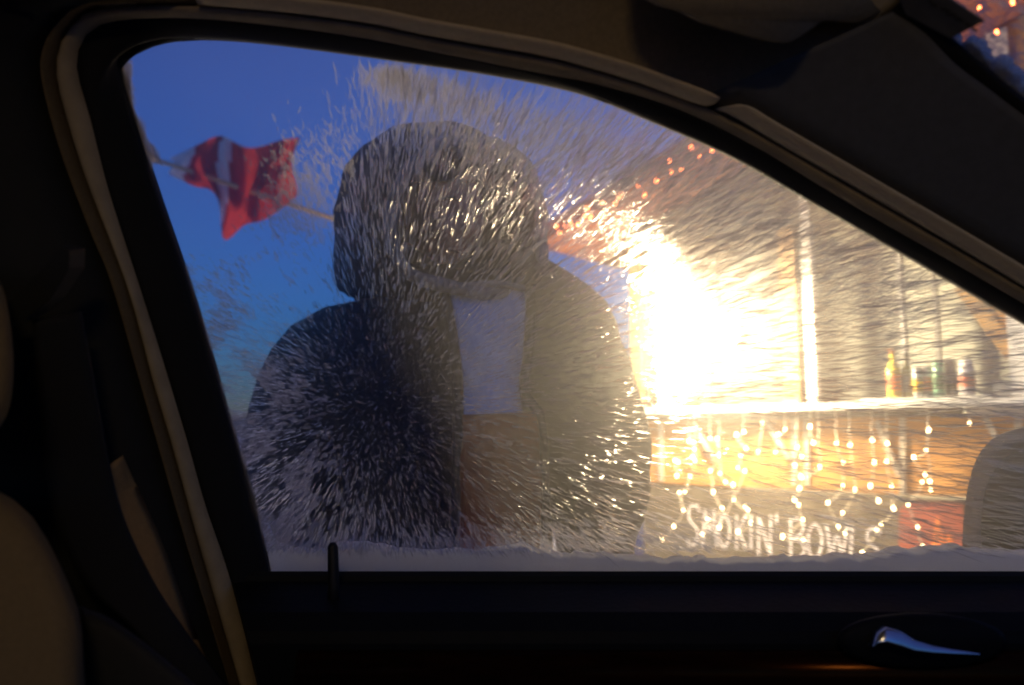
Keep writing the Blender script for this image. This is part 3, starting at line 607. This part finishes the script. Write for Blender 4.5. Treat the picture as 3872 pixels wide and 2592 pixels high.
# ------------------------------------------------------------------ flag on its pole
p0 = at(2160, 1130, 7.1); p1 = at(585, 603, 5.6); fpole = empty('flagpole', p0, 'slanting varnished flagpole with gold tip leaning out beyond the person', 'flagpole')
b = MB(); b.tube([p0, p0.lerp(p1, .5), p1], [0.024, 0.021, 0.016], 10); b.build('pole', M['polew'], fpole, True)
dpole = (p1 - p0).normalized(); b = MB(); b.lathe(p1, [(0.016, 0), (0.03, 0.012), (0.018, 0.03), (0.038, 0.055), (0.042, 0.085), (0.028, 0.12), (0.006, 0.14)], 14, dpole); b.build('finial', M['gold'], fpole, True)
NU, NV = 40, 36; fv = []; ff = []; mi_ = []
# wind-blown cloth hung along the pole: s runs along the pole from the tip, t away from it
TE = cr([(640, 600), (740, 545), (850, 515), (950, 560), (1050, 530), (1130, 520)], NU + 1); BE = cr([(655, 660), (735, 705), (800, 735), (850, 905), (945, 850), (1010, 830), (1110, 740)], NU + 1)
for i in range(NU + 1):
    s_ = i / NU
    for j in range(NV + 1):
        t_ = j / NV; q = TE[i].lerp(BE[i], t_)
        fold = 0.14 * math.sin(s_ * 17 + t_ * 2.5) + 0.07 * math.sin(s_ * 31 - t_ * 4) + 0.05 * noise.noise((s_ * 6, t_ * 4, 2))
        fv.append(at(q.x + 16 * math.sin(t_ * 5 + s_ * 9), q.y, 5.75 + 0.35 * s_ + fold))
for i in range(NU):
    for j in range(NV):
        a = i * (NV + 1) + j; ff.append((a, a + 1, a + NV + 2, a + NV + 1)); x = i / NU + 0.10 * (j / NV - .5)
        mi_.append(0 if 0.12 < x < 0.38 or 0.47 < x else 1)
flag = mk('flag', fv, ff, [M['flagr'], M['flagw']], None, True)
for pz, mm in zip(flag.data.polygons, mi_): pz.material_index = mm
tag(flag, 'red and white flag flapping on the slanting pole against the blue sky', 'flag')

# ------------------------------------------------------------------ person in a hood leaning past the window
per = empty('person', (at(1690, 2300, 1.66).x, 1.66, 0), 'person in dark hooded jacket standing outside the window, pale blue and brown panels on the chest', 'person')
J = [(1690, 2420, 1.36, .190), (1690, 2000, 1.35, .205), (1680, 1620, 1.34, .200), (1650, 1370, 1.33, .170), (1640, 1190, 1.31, .095), (1640, 1040, 1.29, .072), (1640, 880, 1.28, .07),
     (1930, 1110, 1.33, .105), (2080, 1220, 1.32, .118), (2195, 1450, 1.30, .105), (2265, 1720, 1.28, .094), (2270, 1920, 1.26, .084), (2250, 2130, 1.18, .056),
     (1195, 1350, 1.36, .115), (1110, 1700, 1.37, .100), (1110, 1930, 1.35, .086), (1140, 2150, 1.32, .054)]
E = [(0, 1), (1, 2), (2, 3), (3, 4), (4, 5), (5, 6), (3, 7), (7, 8), (8, 9), (9, 10), (10, 11), (11, 12), (3, 13), (13, 14), (14, 15), (15, 16)]
KP = 1.22      # the figure stands about 1.6 m from the camera
pos = [at(a, b, y * KP) for a, b, y, r_ in J]; rad = [r_ * KP for *_, r_ in J]
hip = pos[0]
for sx in (-1, 1):
    k = len(pos); pos += [hip + Vector((sx * 0.10, 0.01, -0.12)), Vector((hip.x + sx * 0.12, hip.y + 0.0, 0.46)), Vector((hip.x + sx * 0.13, hip.y + 0.03, 0.09)), Vector((hip.x + sx * 0.14, hip.y - 0.13, 0.045))]; rad += [.10, .07, .05, .04]
    E += [(0, k), (k, k + 1), (k + 1, k + 2), (k + 2, k + 3)]
# hands: palm + five fingers each, curled
def hand(wrist_i, dirv, side):
    w_ = pos[wrist_i]; dirv = dirv.normalized(); side = side.normalized(); k = len(pos)
    pos.append(w_ + dirv * 0.06); rad.append(.034); E.append((wrist_i, k))
    nrm = dirv.cross(side)
    for q_, (sp, ln) in enumerate(((-0.030, .06), (-0.010, .075), (0.010, .07), (0.028, .055))):
        a = len(pos); pos.append(w_ + dirv * 0.10 + side * sp); rad.append(.012); pos.append(w_ + dirv * (0.10 + ln * .5) + side * sp * 1.1 + nrm * .012); rad.append(.011); pos.append(w_ + dirv * (0.10 + ln * .8) + side * sp * 1.1 + nrm * .035); rad.append(.010)
        E.extend([(k, a), (a, a + 1), (a + 1, a + 2)])
    a = len(pos); pos.append(w_ + dirv * .05 + side * -.045); rad.append(.014); pos.append(w_ + dirv * .085 + side * -.062 + nrm * .015); rad.append(.012); E.extend([(k, a), (a, a + 1)])
hand(12, Vector((0.12, -0.12, -1)), X); hand(16, Vector((0, -.1, -1)), X)
me = bpy.data.meshes.new('body'); me.from_pydata([tuple(p) for p in pos], E, []); body = bpy.data.objects.new('body', me); COL.objects.link(body)
sk = body.modifiers.new('skin', 'SKIN'); sk.use_smooth_shade = True
for i, r_ in enumerate(rad): me.skin_vertices[0].data[i].radius = (r_, r_ * (0.8 if i < 4 else 1.0))
me.skin_vertices[0].data[0].use_root = True
ss = body.modifiers.new('sub', 'SUBSURF'); ss.levels = 2; ss.render_levels = 2
tx = bpy.data.textures.new('cloth_folds', 'CLOUDS'); tx.noise_scale = 0.09
dm = body.modifiers.new('folds', 'DISPLACE'); dm.texture = tx; dm.strength = 0.03; dm.mid_level = 0.5
me.materials.append(M['jacket']); setp(body, per)
# head, turned to the right of the picture
hc = at(1665, 830, 1.265 * KP); fwd = Vector((0.56, -0.78, -0.26)).normalized(); sde = fwd.cross(Z).normalized(); upv = sde.cross(fwd).normalized()
bm = bmesh.new(); bmesh.ops.create_icosphere(bm, subdivisions=5, radius=1)
def g3(a, b, c, s): return math.exp(-((a[0] - b) ** 2 + (a[1] - c) ** 2) / (s * s))
for vt in bm.verts:
    x, y, z = vt.co; fr = max(0, x)
    q = (y, z); px_ = x * 0.104; py_ = y * 0.080 * (1 - 0.18 * max(0, -z)); pz_ = z * 0.124
    if x > 0.1:
        d = 0.028 * g3(q, 0, -0.12, 0.17) + 0.014 * g3(q, 0, 0.12, 0.14) + 0.010 * g3(q, 0, -0.82, 0.25) + 0.008 * g3(q, 0, -0.47, 0.18) - 0.004 * g3(q, 0, -0.5, 0.05) + 0.007 * (g3(q, .35, .32, .22) + g3(q, -.35, .32, .22)) - 0.011 * (g3(q, .36, .12, .17) + g3(q, -.36, .12, .17)) + 0.007 * (g3(q, .5, -.2, .22) + g3(q, -.5, -.2, .22))
        px_ += d * fr ** 0.3
    vt.co = hc + fwd * px_ + sde * py_ + upv * pz_
hm = bpy.data.meshes.new('head'); bm.to_mesh(hm); bm.free(); hm.materials.append(M['skin'])
for p in hm.polygons: p.use_smooth = True
head = bpy.data.objects.new('head', hm); COL.objects.link(head); setp(head, per)
for s_ in (-1, 1):
    b = MB(); c = hc + fwd * 0.083 + sde * (0.029 * s_) + upv * 0.014; b.lathe(c - fwd * 0.006, [(0.002, -.010), (0.011, -0.004), (0.0125, 0.002), (0.009, 0.008), (0.002, 0.011)], 12, fwd); b.build('eye', M['eye'], head, True)
    b = MB(); b.tube([hc + fwd * 0.094 + sde * (0.012 * s_) + upv * 0.034, hc + fwd * 0.096 + sde * (0.03 * s_) + upv * 0.040, hc + fwd * 0.082 + sde * (0.048 * s_) + upv * 0.034], [.003, .004, .002], 6); b.build('eyebrow', M['hair'], head, True)
    b = MB(); b.lathe(hc + sde * (0.072 * s_) - upv * 0.005, [(0.004, -.008), (0.02, -.006), (0.026, 0.002), (0.02, .008), (.01, .006)], 14, (sde * s_ + fwd * -.3).normalized()); b.build('ear', M['skin'], head, True)
b = MB(); b.tube([hc + fwd * 0.088 + sde * 0.024 - upv * 0.058, hc + fwd * 0.100 - upv * 0.056, hc + fwd * 0.088 - sde * 0.024 - upv * 0.058], [.003, .006, .003], 8); b.build('mouth', mat('lips', (.34, .10, .09), .5), head, True)
# hair fringe under the hood
bm = bmesh.new(); bmesh.ops.create_icosphere(bm, subdivisions=4, radius=1)
dele = []
for vt in bm.verts:
    x, y, z = vt.co
    if z < 0.35 - 0.5 * (-x if x < 0 else 0) + 0.2 * x and x > -0.3: dele.append(vt)
    n_ = 1 + 0.06 * noise.noise((x * 6, y * 12, z * 4)); vt.co = hc + (fwd * x * 0.108 + sde * y * 0.086 + upv * z * 0.126) * n_
bmesh.ops.delete(bm, geom=dele, context='VERTS'); hm = bpy.data.meshes.new('hair'); bm.to_mesh(hm); bm.free(); hm.materials.append(M['hair'])
o = bpy.data.objects.new('hair', hm); COL.objects.link(o); setp(o, per); so = o.modifiers.new('s', 'SOLIDIFY'); so.thickness = 0.008
# hood: shell with an opening round the face, padded rim
def hoodpt(th, ph, k=1.0):      # th: angle from the face axis, ph: around it
    d = fwd * math.cos(th) + (sde * math.cos(ph) + upv * math.sin(ph)) * math.sin(th)
    loc = hc + Vector((-0.005, 0.0, 0.012)); w_ = 1 + 0.05 * noise.noise(d * 3.0) + 0.02 * noise.noise(d * 9.0)
    h_ = math.hypot(d.x, d.y); fl_k = 1.0
    if d.z < 0 and h_ > 1e-4: fl_k = min(1.0, h_ * 1.0 + 0.55 * (-d.z)) / h_ if h_ < 0.999 else 1.0; fl_k = min(fl_k, 1.9)
    ex = Vector((d.x * 0.205 * fl_k, d.y * 0.180 * min(fl_k, 1.15), d.z * (0.175 if d.z > 0 else 0.185)))
    return loc + ex * w_ * k
v = []; f = []; nt_, np_ = 22, 48; th0 = R(52)
for i in range(nt_ + 1):
    th = th0 + (R(176) - th0) * i / nt_
    for j in range(np_): v.append(hoodpt(th, 2 * math.pi * j / np_))
for i in range(nt_):
    for j in range(np_): f.append((i * np_ + j, i * np_ + (j + 1) % np_, (i + 1) * np_ + (j + 1) % np_, (i + 1) * np_ + j))
f.append(tuple(nt_ * np_ + j for j in range(np_)))
hood = mk('hood', v, f, M['hoodm'], per, True); so = hood.modifiers.new('s', 'SOLIDIFY'); so.thickness = 0.012
b = MB(); rim = [hoodpt(th0, 2 * math.pi * j / 40, 1.0) for j in range(41)]; b.tube(rim, [0.013 + 0.004 * noise.noise((j * 1.3, 0, 0)) for j in range(41)], 10); b.build('hood_rim', M['hoodrim'], hood, True)
b = MB(); cl = []
for j in range(33):
    a = 2 * math.pi * j / 32; cl.append(at(1640, 1075, 1.33 * KP) + Vector((math.cos(a) * 0.14, math.sin(a) * 0.12, 0.028 * math.sin(a * 2 + 1) + math.cos(a) * 0.03)))
b.tube(cl, [0.038 + 0.006 * noise.noise((j * .7, 3, 0)) for j in range(33)], 12); b.build('collar', M['hoodm'], per, True)

# added panels laid on the chest: pale blue above brown, dark edge tubes
bpy.context.view_layer.update(); dg_ = bpy.context.evaluated_depsgraph_get(); be = body.evaluated_get(dg_); bo = wloc(body)
def chest(px, py, gap):
    d = ray(px, py).normalized(); ok, loc, nn, ix = be.ray_cast(CAM - bo, d)
    y = min(loc.y + bo.y, 1.24 * KP) if ok else 1.2 * KP
    return at(px, py, y - gap)
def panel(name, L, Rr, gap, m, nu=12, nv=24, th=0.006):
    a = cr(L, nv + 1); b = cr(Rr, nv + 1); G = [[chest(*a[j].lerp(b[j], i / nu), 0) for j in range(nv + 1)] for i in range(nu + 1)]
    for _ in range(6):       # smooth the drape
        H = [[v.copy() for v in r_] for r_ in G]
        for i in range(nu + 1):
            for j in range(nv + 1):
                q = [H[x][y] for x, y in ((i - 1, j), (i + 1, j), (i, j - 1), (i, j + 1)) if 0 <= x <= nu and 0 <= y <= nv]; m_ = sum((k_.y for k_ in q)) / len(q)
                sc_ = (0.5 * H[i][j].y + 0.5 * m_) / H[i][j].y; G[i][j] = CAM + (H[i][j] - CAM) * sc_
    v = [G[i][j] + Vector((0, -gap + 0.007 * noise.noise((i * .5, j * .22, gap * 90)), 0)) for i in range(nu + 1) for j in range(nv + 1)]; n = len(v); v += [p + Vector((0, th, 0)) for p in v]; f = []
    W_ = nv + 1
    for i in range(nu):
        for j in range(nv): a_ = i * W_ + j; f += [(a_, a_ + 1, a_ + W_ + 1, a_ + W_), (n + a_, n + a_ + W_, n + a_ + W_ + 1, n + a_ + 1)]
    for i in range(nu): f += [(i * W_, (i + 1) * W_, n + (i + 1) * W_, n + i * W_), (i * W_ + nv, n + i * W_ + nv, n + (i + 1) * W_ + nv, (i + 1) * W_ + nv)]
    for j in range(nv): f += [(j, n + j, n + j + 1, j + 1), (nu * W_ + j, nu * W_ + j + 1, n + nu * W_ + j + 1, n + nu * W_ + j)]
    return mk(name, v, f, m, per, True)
panel('upper_panel', [(1690, 1092), (1712, 1200), (1732, 1350), (1742, 1480), (1745, 1590)], [(1992, 1088), (1992, 1200), (1982, 1350), (1970, 1480), (1975, 1590)], 0.020, mat('pale_blue_panel', (0.80, 0.82, 0.84), 0.85, col2=(0.34, 0.50, 0.82), scale=11, bump=0.3, bscale=60))
panel('lower_panel', [(1735, 1572), (1742, 1800), (1745, 2000), (1735, 2260)], [(2036, 1560), (2046, 1800), (2046, 2000), (2060, 2260)], 0.040, mat('brown_panel', (0.34, 0.08, 0.02), 0.7, var=0.25, scale=12, bump=0.4, bscale=50))
for nm, pts in (('panel_edge', [(1676, 1080), (1700, 1200), (1722, 1350), (1734, 1480), (1732, 1600), (1726, 1900), (1720, 2200)]), ('panel_edge', [(2004, 1078), (2006, 1200), (1996, 1350), (1984, 1480), (2046, 1600), (2060, 1900), (2072, 2200)])):
    b = MB(); b.tube([chest(*q, 0.034) for q in cr(pts, 30)], 0.010, 8); b.build(nm, M['jacket'], per, True)
b = MB(); b.tube([chest(*q, 0.034) for q in cr([(1690, 1098), (1760, 1082), (1850, 1074), (1930, 1080), (1994, 1096)], 14)], 0.007, 8); b.build('panel_top_edge', M['hoodrim'], per, True)

# ------------------------------------------------------------------ snow and ice on the side window
def inside(px, py):
    c = False; P = poly; j = len(P) - 1
    for i in range(len(P)):
        if (P[i].y > py) != (P[j].y > py) and px < (P[j].x - P[i].x) * (py - P[i].y) / (P[j].y - P[i].y) + P[i].x: c = not c
        j = i
    return c
WX = Vector((1, 0, 0)); WY = WN.cross(WX).normalized()
im = bpy.data.materials.new('wet_ice'); im.use_nodes = True; t = im.node_tree; t.nodes.clear()
o_ = t.nodes.new('ShaderNodeOutputMaterial'); rf = t.nodes.new('ShaderNodeBsdfRefraction'); rf.inputs['Roughness'].default_value = 0.27; rf.inputs['IOR'].default_value = 1.33; rf.inputs[0].default_value = (1, .97, .92, 1)
tl = t.nodes.new('ShaderNodeBsdfTranslucent'); tl.inputs[0].default_value = (.85, .85, .86, 1)
tr = t.nodes.new('ShaderNodeBsdfTransparent')
m1 = t.nodes.new('ShaderNodeMixShader'); m1.inputs[0].default_value = 0.24; t.links.new(rf.outputs[0], m1.inputs[1]); t.links.new(tl.outputs[0], m1.inputs[2])
m2 = t.nodes.new('ShaderNodeMixShader'); m2.inputs[0].default_value = 0.36; t.links.new(m1.outputs[0], m2.inputs[1]); t.links.new(tr.outputs[0], m2.inputs[2]); t.links.new(m2.outputs[0], o_.inputs[0])
sm_ = bpy.data.materials.new('thin_slush'); sm_.use_nodes = True; t = sm_.node_tree; t.nodes.clear()
o_ = t.nodes.new('ShaderNodeOutputMaterial'); tl = t.nodes.new('ShaderNodeBsdfTranslucent'); tl.inputs[0].default_value = (.82, .80, .80, 1); df = t.nodes.new('ShaderNodeBsdfDiffuse'); df.inputs[0].default_value = (.8, .8, .8, 1)
tr = t.nodes.new('ShaderNodeBsdfTransparent'); m1 = t.nodes.new('ShaderNodeMixShader'); m1.inputs[0].default_value = 0.3; t.links.new(tl.outputs[0], m1.inputs[1]); t.links.new(df.outputs[0], m1.inputs[2])
m2 = t.nodes.new('ShaderNodeMixShader'); m2.inputs[0].default_value = 0.73; t.links.new(m1.outputs[0], m2.inputs[1]); t.links.new(tr.outputs[0], m2.inputs[2]); t.links.new(m2.outputs[0], o_.inputs[0])
FC = (1430, 1530)
def sliver(V_, F_, px, py, ln, wd, ang, bend=0.0, hgt=0.3):
    c = win(px, py, -0.0045); s = (c - CAM).length / F
    d = (WX * math.cos(ang) + WY * math.sin(ang)); e = WN.cross(d)
    L_ = ln * s / 2; w_ = wd * s / 2; k = len(V_)
    pts = [(-1, 0), (-.45, 1), (.1, .85), (.6, .7), (1, 0)]
    V_.append(c - d * L_)
    for (a, b) in pts[1:4]:
        o = e * (bend * L_ * a * a); V_ += [c + d * L_ * a + o + e * w_ * b, c + d * L_ * a + o - WN * w_ * hgt * 2 * b, c + d * L_ * a + o - e * w_ * b]
    V_.append(c + d * L_ + e * bend * L_)
    F_ += [(k, k + 1, k + 2), (k, k + 2, k + 3)]
    for q in (1, 4):
        for m_ in (0, 1): F_.append((k + q + m_, k + q + 3 + m_, k + q + 4 + m_, k + q + 1 + m_))
    F_ += [(k + 7, k + 10, k + 8), (k + 8, k + 10, k + 9)]
# sign check: which way WY runs in the picture
dy_ = 1 if (win(2000, 1100) - win(2000, 1000)).dot(WY) > 0 else -1
def dens(px, py):
    dx, dy = px - FC[0], py - FC[1]; r_ = math.hypot(dx, dy)
    # clear patch at upper left where the snow slid off
    edge = 1490 - (py - 200) * 0.33 if py < 900 else 1240
    if py < 1150 and px < edge + 60 * noise.noise((py * .01, 0, 0)): return 0.03 if px > edge - 330 and py > 500 else 0.0
    if px > 1450 and py < 950: return 1.0 if px > 2050 else 0.7
    base = 0.55 + 0.45 * noise.noise((px * 0.004, py * 0.004, 5)) + 0.25 * noise.noise((px * 0.012, py * 0.02, 8))
    if py > 1150 and px < 1250: base *= 0.75
    if px > 2350 and py > 1540: base *= 0.24
    if px > 2850 and py < 1540: base *= 0.5
    return max(0.05, min(1, base + 0.2))
sv, sf = [], []; cnt = 0; tries = 0
while cnt < 17000 and tries < 200000:
    tries += 1
    px = random.uniform(450, 3890); py = random.uniform(160, 2100)
    if not inside(px, py) or random.random() > dens(px, py): continue
    dx, dy = px - FC[0], py - FC[1]; r_ = math.hypot(dx, dy)
    ang = math.atan2(dy * dy_, dx) + random.gauss(0, 0.10)
    if r_ < 280: ang += random.gauss(0, 0.5)
    ln = (8 + 0.050 * r_) * random.lognormvariate(0, 0.45); wd = random.lognormvariate(math.log(2.9), 0.45)  # droplet glints trailed by camera movement, put into the sliver length
    sliver(sv, sf, px, py, max(ln, wd * 1.1), wd, ang, random.gauss(0, 0.08) + (0.10 if py > 1600 and px > 2000 else 0), random.uniform(.06, .38) if 1980 < px < 2600 and py < 1010 else random.uniform(.10, .75)); cnt += 1
o = mk('window_ice', sv, sf, im, None, True); tag(o, 'wet ice droplets drawn out into streaks over the side window glass', 'ice', None, 'stuff')
# slush smears: left edge, around the hood, lower left
gv, gf = [], []
def smear(n, region, size, asp, jitter=0.25):
    k = 0; tr_ = 0
    while k < n and tr_ < n * 60:
        tr_ += 1; px, py = region()
        if not inside(px, py): continue
        dx, dy = px - FC[0], py - FC[1]; ang = math.atan2(dy * dy_, dx) + random.gauss(0, jitter); s_ = random.lognormvariate(math.log(size), 0.5)
        sliver(gv, gf, px, py, s_ * asp, s_, ang, random.gauss(0, .15), 0.12); k += 1
def leftedge(py):
    P = [(200, 440), (540, 520), (780, 600), (1070, 700), (1330, 780), (1580, 850), (1850, 930), (2110, 995)]
    for (a, b), (c, d) in zip(P, P[1:]):
        if a <= py <= c: return b + (d - b) * (py - a) / (c - a)
    return 995
def r_left():
    py = 960 + 1120 * random.random() ** 0.7; w_ = 130 + 90 * (py - 960) / 1100
    while True:
        x = abs(random.gauss(0, 1)) * w_
        if noise.noise((x * .006, py * .009, 2)) > -0.05 or random.random() < .12: return leftedge(py) + x, py
def r_thin():
    py = random.uniform(230, 620); return leftedge(py) + random.uniform(0, 40 + 30 * math.sin(py * .012)), py
def r_arc():
    a = random.uniform(R(185), R(285)); rr = random.gauss(560, 70); return 1640 + rr * math.cos(a) * 0.95, 920 + rr * math.sin(a) * 0.93
def r_flagside():
    return random.gauss(1130, 80), random.gauss(730, 110)
def r_gap():
    return random.uniform(1750, 3000), random.triangular(330, 1000, 560)
def r_bottom():
    return random.uniform(1000, 2700), 2085 - abs(random.gauss(0, 55))
def r_top():
    t_ = random.random() ** 1.3; return 1430 + 2050 * t_ + random.gauss(0, 60), 250 + 800 * t_ ** 1.25 + abs(random.gauss(0, 60 + 130 * min(1, t_ * 3)))
smear(4200, r_left, 5.5, 3.2); smear(1200, r_thin, 7, 2.5); smear(800, r_arc, 4, 6); smear(4200, r_gap, 3.2, 10.0); smear(2200, r_bottom, 5, 4); smear(1000, r_flagside, 5, 3.5, 0.5); smear(8500, r_top, 3.4, 9.0)
o = mk('window_slush', gv, gf, sm_, None, True); tag(o, 'thin grey slush smears along the window edge and round the hood', 'slush', None, 'stuff')
# snow ridge on the outer sill
RG = [(985, 1990), (1010, 2050), (1080, 2082), (1200, 2085), (1330, 2058), (1450, 2075), (1620, 2090), (1880, 2085), (1990, 2062), (2050, 2092), (2200, 2100), (2420, 2112), (2700, 2122), (2950, 2118), (3150, 2112), (3350, 2100), (3500, 2080), (3650, 2080), (3872, 2092), (4200, 2085), (4500, 2080)]
rg = cr(RG, 220); v = []; f = []; k = 9
for i, p in enumerate(rg):
    jit = 16 * noise.noise((i * .22, 0, 0)) + 9 * noise.noise((i * 1.1, 4, 0)); top = win(p[0], p[1] + jit, -0.006); zb = zs + 0.0
    base = win(p[0], 2230, -0.006); out = -WN; col = []
    H = top - base
    for (a, o2) in ((0.0, 0), (0.5, 0), (0.85, 0.001), (1.0, 0.004), (1.04, 0.012), (0.98, 0.024), (0.75, 0.038), (0.3, 0.05), (-0.3, 0.055)):
        col.append(base + H * a + Vector((0, 1, 0)) * o2 + Vector((0, 0, 1)) * 0.002 * noise.noise((i * .4, a * 5, o2 * 90)))
    v += col
for i in range(219):
    for j in range(k - 1): a = i * k + j; f.append((a, a + 1, a + k + 1, a + k))
tag(mk('sill_snow', v, f, M['snowtl'], None, True), 'ridge of snow lying along the bottom of the side window', 'snow', None, 'stuff')
# snow clumps along the windscreen edge
v, f = [], []
wsx = []
def clump(px, py, sx, sy, h):
    c = wsc(px, py, -0.006); s = (c - CAM).length / F; ex = wdir; ey = WSN.cross(wdir); k = len(v); n1, n2 = 5, 12
    v.append(c - WSN * h)
    for i in range(1, n1 + 1):
        for j in range(n2):
            a = 2 * math.pi * j / n2; r_ = i / n1; q = 1 + .25 * noise.noise((px * .03 + math.cos(a) * 1.2, py * .03 + math.sin(a) * 1.2, r_ * 2))
            v.append(c + ex * math.cos(a) * r_ * sx * s * q + ey * math.sin(a) * r_ * sy * s * q - WSN * h * (math.sqrt(max(0, 1 - r_ * r_)) if i < n1 else 0))
    for j in range(n2): f.append((k, k + 1 + j, k + 1 + (j + 1) % n2))
    for i in range(n1 - 1):
        for j in range(n2): f.append((k + 1 + i * n2 + j, k + 1 + i * n2 + (j + 1) % n2, k + 1 + (i + 1) * n2 + (j + 1) % n2, k + 1 + (i + 1) * n2 + j))
for i in range(46):
    t_ = random.random(); x = 3480 + 420 * t_; y = 60 + 345 * t_ + random.uniform(-50, 10); clump(x, y, random.uniform(14, 46), random.uniform(10, 26), random.uniform(.004, .012))
ssm = bpy.data.materials.new('windscreen_snow'); ssm.use_nodes = True; t = ssm.node_tree; t.nodes.clear(); o_ = t.nodes.new('ShaderNodeOutputMaterial'); tl = t.nodes.new('ShaderNodeBsdfTranslucent'); tl.inputs[0].default_value = (.85, .85, .86, 1); df = t.nodes.new('ShaderNodeBsdfDiffuse'); df.inputs[0].default_value = (.8, .8, .82, 1)
m1 = t.nodes.new('ShaderNodeMixShader'); m1.inputs[0].default_value = 0.4; t.links.new(tl.outputs[0], m1.inputs[1]); t.links.new(df.outputs[0], m1.inputs[2]); t.links.new(m1.outputs[0], o_.inputs[0])
tag(mk('windscreen_slush', v, f, ssm, None, True), 'clumps of snow along the windscreen edge', 'snow', None, 'stuff')

wv, wf = [], []
for i in range(800):
    px, py = random.uniform(3420, 3900), random.uniform(-20, 420)
    if noise.noise((px * .008, py * .008, 6)) < -0.15 and random.random() < .8: continue
    c = wsc(px, py, -0.006); s_ = (c - CAM).length / F; a = random.gauss(0.6, .7); d = wdir * math.cos(a) + WSN.cross(wdir) * math.sin(a); e = WSN.cross(d); k = len(wv)
    L_ = random.lognormvariate(math.log(13), .5) * s_; w_ = L_ * random.uniform(.25, .6)
    wv += [c - d * L_, c + e * w_, c + d * L_, c - e * w_, c - WSN * 0.0015]; wf += [(k, k + 1, k + 4), (k + 1, k + 2, k + 4), (k + 2, k + 3, k + 4), (k + 3, k, k + 4)]
tag(mk('windscreen_frost', wv, wf, sm_, None, True), 'thin frost over the windscreen glass', 'frost', None, 'stuff')
